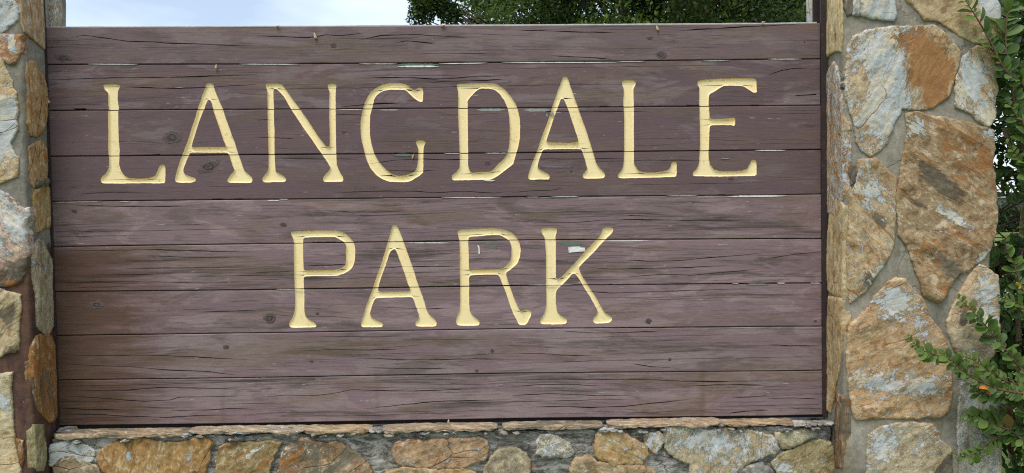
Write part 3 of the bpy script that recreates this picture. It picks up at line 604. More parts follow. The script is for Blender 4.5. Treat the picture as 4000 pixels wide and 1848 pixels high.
PW = [(up, (0.20, 0.142, 0.142), olive, 0.55, 0.50, 1.0), (purple, (0.20, 0.145, 0.148), olive, 0.45, 0.55, 1.0), (purple, (0.170, 0.122, 0.128), olive, 0.22, 0.28, 0.8),
      (purple, (0.165, 0.118, 0.120), olive, 0.22, 0.28, 0.8), (low, pinkish, olive, 0.45, 0.75, 1.0), (low, pinkish, (0.055, 0.045, 0.035), 0.5, 0.78, 1.0),
      (low, pinkish, olive, 0.5, 0.42, 0.8), (low, (0.245, 0.182, 0.176), olive, 0.7, 0.66, 1.0), (low, (0.255, 0.186, 0.176), (0.07, 0.055, 0.042), 0.75, 0.82, 1.0)]
# deeper bites out of the joint edges: (joint, px0, px1, depth px, side) side -1: bite in the plank above, +1 in the plank below
BITES = [(2, 288, 335, 9, -1), (3, 595, 625, 5, -1), (3, 560, 590, 3, -1), (1, 1550, 1715, 5, 1), (4, 830, 870, 5, -1), (4, 915, 950, 5, -1), (2, 2340, 2380, 5, -1), (2, 2550, 2600, 4, -1), (2, 2680, 2735, 6, -1),
         (2, 2930, 2965, 4, -1), (4, 2800, 2840, 4, -1), (4, 2600, 2650, 3, -1), (5, 1220, 1310, 4, -1), (5, 900, 960, 3, -1), (6, 2055, 2075, 4, -1), (6, 2380, 2395, 4, -1), (3, 1540, 1560, 3, -1), (3, 1585, 1610, 4, -1), (4, 2040, 2070, 4, -1), (5, 1600, 1750, 3, 1), (5, 2160, 2290, 3, 1)]
def edge_off(j, x, side):
    """recess of the edge from the joint line (positive = away from the joint)"""
    g = 0.0015 + 0.0007*nz(x*3, j*7.1, side) + (0.0012 if j in (1, 2, 3, 4, 5, 6) else 0.0004)*max(0, nz(x*9, j*3.3, side*2+5))
    for (jj, a_, b_, d, s_) in BITES:
        if jj == j and s_ == side:
            xa, xb = atY(a_, JY[j][2]).x, atY(b_, JY[j][2]).x
            if xa-0.004 < x < xb+0.004: g = max(g, d/1000*(0.7+0.3*nz(x*60, j, 1))*min(1, (x-xa+0.004)/0.006, (xb+0.004-x)/0.006))
    return max(g, 0.0004)
LM = {}
for k in LET: LM[k] = None
letfaces = {k: ([], []) for k in LET}     # verts, faces per letter
def build_plank(i):
    zmid = (joint_z(i, 0)+joint_z(i+1, 0))/2
    wmat = wood_mat('weathered_plank_paint_%s' % ['first','second','third','fourth','fifth','sixth','seventh','eighth','ninth'][i], (i*13.7+3, zmid), *PW[i])
    mats = (wmat, cream, raw)
    xl, xr = (XL[i]+XL[i+1])/2 + 0.001*nz(i, 1, 1), (XR[i]+XR[i+1])/2 + 0.001*nz(i, 5, 1)
    n = 430; off = 0.0012*math.sin(i*2.3); rng = random.Random(i)
    V = []; F = []
    ch = 0.0024
    for k in range(n+1):
        x = xl + (xr-xl)*k/n
        zt = np.interp(x, *JP[i]) - edge_off(i, x, 1); zb = np.interp(x, *JP[i+1]) + edge_off(i+1, x, -1)
        V += [(x, off+ch, zb), (x, off, zb+ch), (x, off, zt-ch), (x, off+ch, zt), (x, 0.038, zt), (x, 0.038, zb)]
    for k in range(n):
        for q in range(6):
            q2 = (q+1) % 6; F.append((k*6+q, (k+1)*6+q, (k+1)*6+q2, k*6+q2))
    F.append(tuple(range(6))); F.append(tuple(n*6+q for q in range(6))[::-1])
    me = mesh('plank', V, F, mats); fixn(me)
    cutters = []; zlo = min(v[2] for v in V); zhi = max(v[2] for v in V)
    for k in LET:
        cm, bb = letter_cutter(k, mats)
        if bb[3] > zlo and bb[2] < zhi: cutters.append((cm, k, bb))
    cl = []
    src = [[Vector((atY(*p).x, atY(*p).z)) for p in c] for c in CR[i]]
    for c in src: cl.append(crack_poly(c, 0.0037 if i in (0, 1, 8) else 0.0031, rng.random()*50))
    for q in range(NRAND[i]):
        x0 = rng.uniform(xl-0.3, xr-0.3); ln = rng.choice((0.15, 0.3, 0.6, 0.9, 1.4))*rng.uniform(0.8, 1.2); zc = rng.uniform(zlo+0.018, zhi-0.018)
        cl.append(crack_poly([Vector((x0+ln*t_/4, zc+0.004*nz(x0+t_, zc*9, 2)+ln*t_/4*0.006)) for t_ in range(5)], rng.uniform(0.0009, 0.0021), rng.random()*50))
    keep = []
    for c in cl:                                    # keep cracks inside the plank and away from each other
        c2 = [(x, z, w_) for (x, z, w_) in c if xl+0.004 < x < xr-0.004 and np.interp(x, *JP[i+1])+0.006 < z < np.interp(x, *JP[i])-0.006]
        if len(c2) < 5: continue
        ok = True
        for d in keep:
            dx = [p[0] for p in d]; dz_ = [p[1] for p in d]
            for (x, z, w_) in c2:
                if dx[0]-0.02 <= x <= dx[-1]+0.02 and abs(np.interp(x, dx, dz_)-z) < 0.0052: ok = False; break
            if not ok: break
        if ok: keep.append(c2)
    cms = [c[0] for c in cutters] + [crack_mesh(keep, mats)]
    res = apply_bool(me, cms)
    # split: cream faces belong to the letters, everything else is the plank
    nv = len(res.vertices); co = np.empty(nv*3, np.float32); res.vertices.foreach_get('co', co); co = co.reshape(-1, 3)
    pf = []; pmi = []
    for p in res.polygons:
        vi = list(p.vertices)
        if p.material_index == 1:
            cx, cz = co[vi, 0].mean(), co[vi, 2].mean(); best = None
            for (cm, k, bb) in cutters:
                if bb[0]-0.002 < cx < bb[1]+0.002 and bb[2]-0.002 < cz < bb[3]+0.002: best = k
            if best: Vv, Ff = letfaces[best]; b = len(Vv); Vv += [tuple(co[v]) for v in vi]; Ff.append(tuple(range(b, b+len(vi))))
            else: pf.append(vi); pmi.append(1)
        else: pf.append(vi); pmi.append(p.material_index)
    used = sorted({v for f in pf for v in f}); rm = {v: q for q, v in enumerate(used)}
    me = mesh('plank', [tuple(co[v]) for v in used], [[rm[v] for v in f] for f in pf], (wmat, cream, raw), mi=pmi)
    kid('plank', me, sign)
    print('plank', i, 'faces', len(pf), 'cracks', len(keep), 'letters', [c[1] for c in cutters])
for i in range(9): build_plank(i)
def weld(me, d=1e-5):
    import bmesh
    bm = bmesh.new(); bm.from_mesh(me); bmesh.ops.remove_doubles(bm, verts=bm.verts, dist=d); bm.to_mesh(me); bm.free()
for k in LET:
    V, F = letfaces[k]
    if not F: print('EMPTY LETTER', k); continue
    me = mesh('letter', V, F, (cream,)); weld(me)
    kid('letter', me, sign, label='carved letter %s painted cream' % k[0])
for _m in list(bpy.data.meshes):
    if _m.users == 0: bpy.data.meshes.remove(_m)

# knots: slightly proud hard ovals with their own rings
def knot_mat():
    t = NT('hard_knot_wood'); g = t.n('ShaderNodeTexCoord').outputs['Generated']; X, Y, Z = t.sep(g)
    dx = t.math('SUBTRACT', X, 0.5); dz_ = t.math('SUBTRACT', Z, 0.5); p = t.obj()
    r_ = t.math('SQRT', t.math('ADD', t.math('MULTIPLY', dx, dx), t.math('MULTIPLY', dz_, dz_)))
    r_ = t.math('ADD', r_, t.math('MULTIPLY', t.noise(p, 45.0, 5, 0.7), 0.5))
    ring = t.math('SINE', t.math('MULTIPLY', r_, 34.0))
    c = t.mix(t.mr(ring, -0.2, 0.9, 0, 1), (0.092, 0.066, 0.060), (0.040, 0.031, 0.026)); c = t.mix(t.mr(r_, 0.46, 0.60, 0, 1), c, (0.115, 0.076, 0.076))
    c = t.mix(t.mr(t.noise(p, 130.0, 4, 0.7), 0.62, 0.68, 0, 0.5), c, (0.26, 0.24, 0.20))
    return t.fin(c, 0.7, t.math('MULTIPLY', ring, 0.5), 0.6, 0.0015, 0.3)
km = knot_mat()
for (kx, ky, rx, ry, an) in KNOTS:
    c = atY(kx, ky); n = 22; V = []; F = []; pi_ = sum(1 for j in range(1, 9) if c.z < joint_z(j, c.x)); po = 0.0012*math.sin(pi_*2.3)
    for ring, (s_, yy) in enumerate(((1.0, 0.0012), (0.86, -0.0004), (0.45, -0.0009))):
        for q in range(n):
            th = 2*math.pi*q/n; rr = s_*(1+0.42*nz(math.cos(th)*1.5+kx, math.sin(th)*1.5, ky)); u_, v_ = rr*rx/1000*math.cos(th), rr*ry/1000*math.sin(th)
            aa = math.radians(-an); V.append((c.x+u_*math.cos(aa)-v_*math.sin(aa), yy+po, c.z+u_*math.sin(aa)+v_*math.cos(aa)))
    V.append((c.x, po-0.0005, c.z))
    for r_ in range(2):
        for q in range(n): F.append((r_*n+q, r_*n+(q+1) % n, (r_+1)*n+(q+1) % n, (r_+1)*n+q))
    for q in range(n): F.append((2*n+q, 2*n+(q+1) % n, 3*n))
    me = mesh('knot', V, F, (km,), True); fixn(me); kid('knot', me, sign)

# backing board added so no light leaks through, old primer showing in the joints, flakes
dkw = plain('added_dark_backing', (0.035, 0.028, 0.024), 0.9, 0.3, 20.0)
kid('added_backing_board', box_mesh('added_backing_board', XL[0]+0.03, XR[0]-0.01, 0.0385, 0.058, joint_z(9, 0)+0.03, joint_z(0, 0)-0.03, dkw), sign)
pw = plain('old_white_primer', (0.70, 0.69, 0.64), 0.8, 0.12, 40.0); pg = plain('old_green_paint', (0.115, 0.155, 0.115), 0.8, 0.3, 40.0); pgl = plain('pale_green_paint', (0.27, 0.29, 0.25), 0.8, 0.2, 60.0)
pt = plain('bare_tan_wood', (0.42, 0.30, 0.18), 0.8, 0.2, 50.0)
def flake(x0, y0, x1, y1, m, y=-0.0013, rag=1.0, name='paint_flake', sl=0.0):
    n = max(3, int((x1-x0)/7)); top = []; bot = []
    for k in range(n+1):
        t_ = k/n; px = x0+(x1-x0)*t_; e_ = min(1, 4*t_+0.15, 4*(1-t_)+0.15); hh = (y1-y0)/2*e_*(1-0.45*rag*max(0, nz(px*0.09, y0, 1)*2)); cy = (y0+y1)/2+sl*(t_-0.5) + 0.5*nz(px*.05, y0, 3)
        top.append(atY(px, cy-hh)); bot.append(atY(px, cy+hh))
    V = []
    for yy in (y, 0.0025):
        V += [(p.x, yy, p.z) for p in top] + [(p.x, yy, p.z) for p in bot]
    N = n+1; F = []
    for k in range(n):
        F += [(k, k+1, N+k+1, N+k), (2*N+k, 3*N+k, 3*N+k+1, 2*N+k+1), (k, 2*N+k, 2*N+k+1, k+1), (N+k, N+k+1, 3*N+k+1, 3*N+k)]
    F += [(0, N, 3*N, 2*N), (n, 2*N+n, 3*N+n, N+n)]
    me = mesh(name, V, F, (m,)); fixn(me); kid(name, me, sign)
for a_ in [(343,249.5,538,253,1),(935,249.5,1170,253,1),(1400,248,1552,251.5,0),(1715,245.5,1905,250,-3),(1960,242,2410,246.5,-1),(2410,239.5,2520,242,-2),(2740,236.5,2850,239,-1),(3000,229.5,3130,233,0),
           (1552,256,1716,263,0),(1320,427,1420,429.5,0),(1480,428.5,1560,431,0),(1735,598.5,1800,601,0),(1890,597,1990,600,0),(2950,585,3070,590,0),(205,788,400,790.5,-2),(465,786,510,788.5,0),
           (1046,781,1092,786,0),(1090,777.5,1127,780,0),(1725,769.5,1960,773,-1),(2050,769,2110,771,0),(2150,767,2262,770,-1),(2600,763.5,2725,766,-1),(2840,763,3070,769.5,-2),(1595,946.5,1752,951,0),(2362,938.5,2530,942.5,-1),
           (3035,1104,3068,1108,0),(3165,1104.5,3205,1108,0),(2860,1107,2885,1109.5,0),(2060,1112,2240,1114,0),(1080,1129,1180,1131,0)]:
    hc = (a_[1]+a_[3])/2; hh = (a_[3]-a_[1])/2*(0.72 if a_[3]-a_[1] < 6 else 0.95); flake(a_[0], hc-hh, a_[2], hc+hh, pw, sl=a_[4])
for a_ in [(1552,248,1715,256,pg),(2178,944,2286,957,pg),(1868,946,1960,954,pg),(1862,424,1972,434,pgl),(2045,425,2150,436,pgl),(1535,601,1620,611,pg),(2150,438,2165,452,pgl),(2915,1108,3000,1112,pgl),(1910,962,1945,972,pg),
           (2815,618,2850,621,pgl),(2090,700,2150,704,pgl),(2110,652,2240,654,pgl),(1890,704,1935,708,pw)]:
    flake(*a_, y=-0.0016)
def poly_flake(pts, m, y=-0.0045, name='paint_flake', sub=None):
    P = [atY(*p) for p in pts]; n = len(P); V = [(p.x, y+0.001*(i % 2), p.z) for i, p in enumerate(P)] + [(p.x, 0.002, p.z) for p in P]
    F = [tuple(range(n)), tuple(range(2*n-1, n-1, -1))] + [(i, n+i, n+(i+1) % n, (i+1) % n) for i in range(n)]
    me = mesh(name, V, F, (m,)); fixn(me); kid(name, me, sign)
poly_flake([(2219,967),(2236,964),(2265,962),(2268,967),(2284,968),(2286,982),(2250,984),(2222,987)], pw)
poly_flake([(1864,958),(1872,960),(1874,975),(1874,993),(1869,992),(1869,972)], pw)
poly_flake([(1616,602),(1619,604),(1612,622),(1608,612)], pt)
poly_flake([(2134,444),(2139,448),(2138,460),(2133,452)], pgl)
# pale strip along the top edge of the top plank
V = []; F = []; n = 160
for k in range(n+1):
    x = XL[0]+0.02+(XR[0]-XL[0]-0.03)*k/n; z = np.interp(x, *JP[0]); hgt = 0.0022 + 0.0016*nz(x*8, 2, 2) + (0.0012 if x > -0.3 else -0.0004)
    V += [(x, 0.0035, z-0.002), (x, 0.0035, z+hgt), (x, 0.037, z+hgt), (x, 0.037, z-0.002)]
for k in range(n):
    for q in range(4): F.append((k*4+q, (k+1)*4+q, (k+1)*4+(q+1) % 4, k*4+(q+1) % 4))
F += [(0,1,2,3), (n*4+3, n*4+2, n*4+1, n*4)]
me = mesh('top_edge_strip', V, F, (plain('pale_strip_wood', (0.50, 0.48, 0.45), 0.9, 0.3, 50.0),)); fixn(me); kid('top_edge_strip', me, sign)
# black strip that paints in the shade of the gap under the bottom plank
kid('bottom_gap_shade', box_mesh('bottom_gap_shade', XL[9]-0.005, XR[9]+0.01, 0.012, 0.05, joint_z(9, 0)-0.016, joint_z(9, 0)+0.012, plain('black_gap_shade', (0.015, 0.013, 0.012), 0.9)), sign)
# steel channels the planks slide into
stl = (lambda t: t.fin(t.mix(t.mr(t.noise(t.obj(), 45.0, 6, 0.7), 0.52, 0.66, 0, 0.8), (0.030, 0.019, 0.019), (0.075, 0.036, 0.024)), 0.6, t.noise(t.obj(), 80.0, 4, 0.6), 0.4, 0.002, 0.4))(NT('rusty_dark_steel'))
PXL, PXR = -1.512, 1.532          # inner faces of the two pillars
def channel(x0b, x0t, x1b, x1t, ylip, zb, zt, flip):
    """slightly leaning C section; x0 = pillar side, x1 = board side"""
    V = []; F = []
    prof = [(0, -0.010), (1, -0.010), (1, -0.004), (0.35, -0.004), (0.35, 0.062), (1, 0.062), (1, 0.068), (0, 0.068)]
    for (z, a_, b_) in ((zb, x0b, x1b), (zt, x0t, x1t)):
        for (u_, y) in prof: V.append((a_+(b_-a_)*u_, y, z))
    n = len(prof)
    for q in range(n): F.append((q, (q+1) % n, n+(q+1) % n, n+q))
    F += [tuple(range(n)), tuple(range(2*n-1, n-1, -1))]
    me = mesh('steel_channel', V, F, (stl,)); fixn(me); kid('steel_channel', me, sign)
channel(-1.515, -1.528, XL[9]+0.004, XL[0]+0.003, 0, 0.715, 2.62, 1)
channel(1.553, 1.535, XR[9]-0.002, XR[0]-0.002, 0, 0.715, 2.62, -1)

# ------------------------------------------------------------------ stonework
SM = stone_mat()
YF = -0.150          # front plane of the pillars
YB = -0.066          # front plane of the low wall
def resample(P, step):
    out = []; n = len(P)
    for i in range(n):
        a_, b_ = P[i], P[(i+1) % n]; l_ = (b_-a_).length; k = max(1, int(l_/step))
        for q in range(k): out.append(a_.lerp(b_, q/k))
    return out
def pip(px, py, P):
    """vectorised point in polygon"""
    ins = np.zeros(len(px), bool); n = len(P)
    for i in range(n):
        x0, y0 = P[i]; x1, y1 = P[i-1]
        if y0 == y1: continue
        c = ((y0 > py) != (y1 > py)) & (px < (x1-x0)*(py-y0)/(y1-y0)+x0); ins ^= c
    return ins
def edge_dist(px, py, P):
    d = np.full(len(px), 1e9); n = len(P)
    for i in range(n):
        ax, ay = P[i-1]; bx, by = P[i]; ux, uy = bx-ax, by-ay; L2 = ux*ux+uy*uy+1e-12
        t_ = np.clip(((px-ax)*ux+(py-ay)*uy)/L2, 0, 1); d = np.minimum(d, np.hypot(px-ax-t_*ux, py-ay-t_*uy))
    return d
def grow(P, d):
    n = len(P); out = []
    for i in range(n):
        e1 = (P[i]-P[i-1]).normalized(); e2 = (P[(i+1) % n]-P[i]).normalized(); n1_ = Vector((e1.y, -e1.x)); n2_ = Vector((e2.y, -e2.x)); m_ = n1_+n2_
        if m_.length < 0.5: out.append(P[i].copy()); continue
        m_.normalize(); out.append(P[i] + m_*min(d/max(0.5, m_.dot(n1_)), d*1.6))
    return out
def stone(root, poly, to3, base, wts, ang=20, blobs=(), proud=0.0065, relief=0.008, g=0.0056, seed=0, label=None, rag=1.0, tilt=(0, 0)):
    """poly: list of 2-d Vectors in the wall plane; to3(u, v, h) places a point h in front of the wall"""
    if area2(poly) < 0: poly = poly[::-1]
    poly = [p + (q-p) for p, q in zip(poly, grow(poly, 0.009 if root is bw else 0.0075))]
    P = resample(smooth_loop(poly, 0.003, 0.02), 0.005); cen = sum(P, Vector((0, 0)))/len(P)
    Q = []
    for p in P:
        a_ = 0.0055*rag
        Q.append(p + Vector((nz(p.x*26, p.y*26, seed+1)*a_ + nz(p.x*75, p.y*75, seed)*a_*0.7, nz(p.x*26, p.y*26, seed+9)*a_ + nz(p.x*75, p.y*75, seed+5)*a_*0.7)))
    Pl = [(p.x, p.y) for p in Q]
    xs = [p[0] for p in Pl]; ys = [p[1] for p in Pl]; rng = np.random.default_rng(int(seed*7+11))
    gx, gy = np.meshgrid(np.arange(min(xs), max(xs), g), np.arange(min(ys), max(ys), g)); gx = gx.ravel()+rng.uniform(-.3, .3, gx.size)*g; gy = gy.ravel()+rng.uniform(-.3, .3, gy.size)*g
    k = pip(gx, gy, Pl); gx, gy = gx[k], gy[k]; k = edge_dist(gx, gy, Pl) > g*0.45; gx, gy = gx[k], gy[k]
    n = len(Pl); pts = [Vector(p) for p in Pl] + [Vector((x, y)) for x, y in zip(gx, gy)]
    r_ = geometry.delaunay_2d_cdt(pts, [(i, (i+1) % n) for i in range(n)], [], 1, 1e-7)
    v2, faces = r_[0], [tuple(f) for f in r_[2]]
    X = np.array([v.x for v in v2]); Y = np.array([v.y for v in v2]); D = edge_dist(X, Y, Pl)
    ca, sa = math.cos(math.radians(ang)), math.sin(math.radians(ang))
    H = np.empty(len(v2)); rnd = rng.uniform(-1, 1, 2)
    span = max(max(xs)-min(xs), max(ys)-min(ys))
    for i, (x, y) in enumerate(zip(X, Y)):
        u_, v_ = (x*ca+y*sa)*0.55, (y*ca-x*sa)
        f = fbm(u_*9+seed, v_*9, seed*1.7, 3); s_ = f*4.5; fl = math.floor(s_); fr = s_-fl; fr = min(1, max(0, (fr-0.7)/0.2))
        f2 = (fl+fr)/4.5
        H[i] = relief*(0.95*f2 + 0.2*f) + relief*0.16*nz(x*60, y*60, seed) + relief*0.14*nz(x*130, y*130, seed)
    H += ((X-cen.x)*(tilt[0]+0.015*rnd[0]) + (Y-cen.y)*(tilt[1]+0.015*rnd[1]))
    E_ = 1-np.exp(-D/0.0014)
    H = np.maximum(proud + H*np.clip(D/0.012, 0.35, 1), proud*0.55)*(0.5+0.5*E_)
    # skirt
    from collections import Counter
    cnt = Counter()
    for f in faces:
        for q in range(len(f)): cnt[frozenset((f[q], f[(q+1) % len(f)]))] += 1
    V = [to3(x, y, h) for x, y, h in zip(X, Y, H)]; nV = len(V); mp_ = {}; F = []
    a0 = 0
    for f in faces[:40]:
        for q in range(len(f)): a0 += X[f[q]]*Y[f[(q+1) % len(f)]]-X[f[(q+1) % len(f)]]*Y[f[q]]
    if a0 < 0: faces = [f[::-1] for f in faces]
    F += faces; nf = len(faces)
    def low(i):
        if i not in mp_: mp_[i] = len(V); V.append(to3(X[i], Y[i], -0.028))
        return mp_[i]
    for f in faces:
        for q in range(len(f)):
            a_, b_ = f[q], f[(q+1) % len(f)]
            if cnt[frozenset((a_, b_))] == 1: F.append((b_, a_, low(a_), low(b_)))
    me = mesh('stone', V, F, (SM,)); sm = [i < nf for i in range(len(F))]; me.polygons.foreach_set('use_smooth', sm)
    inv = {v: k_ for k_, v in mp_.items()}; N = len(V)
    W = np.zeros((N, 4)); W[:, :3] = np.array(wts)+0.0; W[:, 3] = 1
    for (bx, by, rx, ry, an, ch, amp) in blobs:
        c_, s_ = math.cos(math.radians(an)), math.sin(math.radians(an))
        dx, dy = X-bx, Y-by; q = ((dx*c_+dy*s_)/rx)**2 + ((dy*c_-dx*s_)/ry)**2; W[:len(X), ch] += amp*np.exp(-q)
    for k_, v in mp_.items(): W[v] = W[k_]
    bl_ = np.array(base); bl_ = bl_*0.90 + 0.10*bl_.mean()*np.array((1.16, 1.0, 0.84)); B = np.ones((N, 4)); B[:, :3] = np.minimum(bl_*1.30, 0.66); colattr(me, 'Base', B); colattr(me, 'Weights', W)
    Gr = np.zeros((N, 4)); Gr[:, 0] = ca; Gr[:, 1] = sa; Gr[:, 3] = 1; colattr(me, 'Grain', Gr)
    # attribute range of Grain may be negative: stored as float, fine
    p = {}
    if label: p['label'] = label
    return kid('stone', me, root, **p)

def mortar_box(root, name, x0, x1, y0, y1, z0, z1, mat, g=0.014, amp=0.0028, rad=0.010, faces='-y+x-x+y+z'):
    V = []; F = []
    def grid(fix, val, a_, a0, a1, b_, b0, b1, flip, gg=g):
        na, nb = max(1, int((a1-a0)/gg)), max(1, int((b1-b0)/gg)); base = len(V)
        for j in range(nb+1):
            for i in range(na+1):
                p = [0, 0, 0]; p[fix] = val; p[a_] = a0+(a1-a0)*i/na; p[b_] = b0+(b1-b0)*j/nb; V.append(p)
        for j in range(nb):
            for i in range(na):
                q = base+j*(na+1)+i; f = (q, q+1, q+na+2, q+na+1); F.append(f[::-1] if flip else f)
    if '-y' in faces: grid(1, y0, 0, x0, x1, 2, z0, z1, False)
    if '+y' in faces: grid(1, y1, 0, x0, x1, 2, z0, z1, True, 0.05)
    if '-x' in faces: grid(0, x0, 1, y0, y1, 2, z0, z1, True)
    if '+x' in faces: grid(0, x1, 1, y0, y1, 2, z0, z1, False)
    if '+z' in faces: grid(2, z1, 0, x0, x1, 1, y0, y1, False, 0.03)
    out = []
    for p in V:
        q = Vector((min(max(p[0], x0+rad), x1-rad), min(max(p[1], y0+rad), y1-rad), min(max(p[2], z0), z1-rad))); d = Vector(p)-q
        n_ = d.normalized() if d.length > 1e-6 else Vector((0, 0, 0)); r_ = rad*(1+0.04*nz(p[0]*9, p[1]*9, p[2]*9))-amp*0.9
        h = amp*(nz(p[0]*8, p[1]*8, p[2]*8)*1.2 + 0.7*nz(p[0]*25, p[1]*25, p[2]*25) + 0.35*nz(p[0]*70, p[1]*70, p[2]*70))
        out.append(q + n_*(r_+h))
    me = mesh(name, out, F, (mat,), True); weld(me, 1e-5); return kid(name, me, root)

RX0, RX1 = PXR, 2.096
LX0, LX1 = -2.080, PXL
PD = 0.150
rp = thing('stone_pillar', 'fieldstone pillar right of the sign, partly covered by shrub branches', 'pillar', (1.81, 0, 0), 'stone pillars either side of the sign')
lp = thing('stone_pillar', 'fieldstone pillar left of the sign, its mortar stained dark red low down', 'pillar', (-1.80, 0, 0), 'stone pillars either side of the sign')
bw = thing('stone_wall', 'low rough fieldstone wall with thin capstones under the sign', 'wall', (0, 0, 0))
mortR = mortar_mat('grey_mortar', (0.245, 0.218, 0.172)); mortL = mortar_mat('stained_mortar', (0.235, 0.212, 0.172), stain=(1.47,)); mortB = mortar_mat('weathered_wall_mortar', (0.235, 0.215, 0.185), dark=0.8)
mortar_box(rp, 'mortar', RX0, RX1, YF, PD, 0.0, 2.62, mortR); mortar_box(lp, 'mortar', LX0, LX1, YF, PD, 0.0, 2.62, mortL)
mortar_box(bw, 'mortar', PXL+0.001, PXR-0.001, YB, 0.13, 0.0, 0.7005, mortB, g=0.008, amp=0.009, rad=0.012, faces='-y+y+z')

s1 = lambda ox, oy, s: (lambda x, y: (ox+x/s, oy+y/s))
CA, CB = s1(3000, 0, 1.288), s1(3000, 924, 1.288)
LA, LB_, LC, LD = s1(0, 0, 2.38), s1(0, 480, 2.38), s1(0, 940, 2.38), s1(0, 1400, 2.657)
BL, BM, BR = s1(200, 1600, 2.862), s1(1100, 1560, 2.342), s1(2100, 1560, 1.9815)
def front(Y0):
    return (lambda u_, v_, h: Vector((u_, Y0-h, v_)))
def px_front(lst, Y0): return [Vector((atY(a_, b_, Y0).x, atY(a_, b_, Y0).z)) for a_, b_ in lst]
def px_side(lst, X0, s_): return [Vector((s_*max(atX(a_, b_, X0).y, YF+0.009), atX(a_, b_, X0).z)) for a_, b_ in lst]
def blob_front(bl, Y0):
    o = []
    for (x, y, rx, ry, an, ch, amp) in bl:
        p = atY(x, y, Y0); o.append((p.x, p.z, rx/1060, ry/1060, -an, ch, amp))
    return o
def T(fn, pts): return [fn(*p) for p in pts]

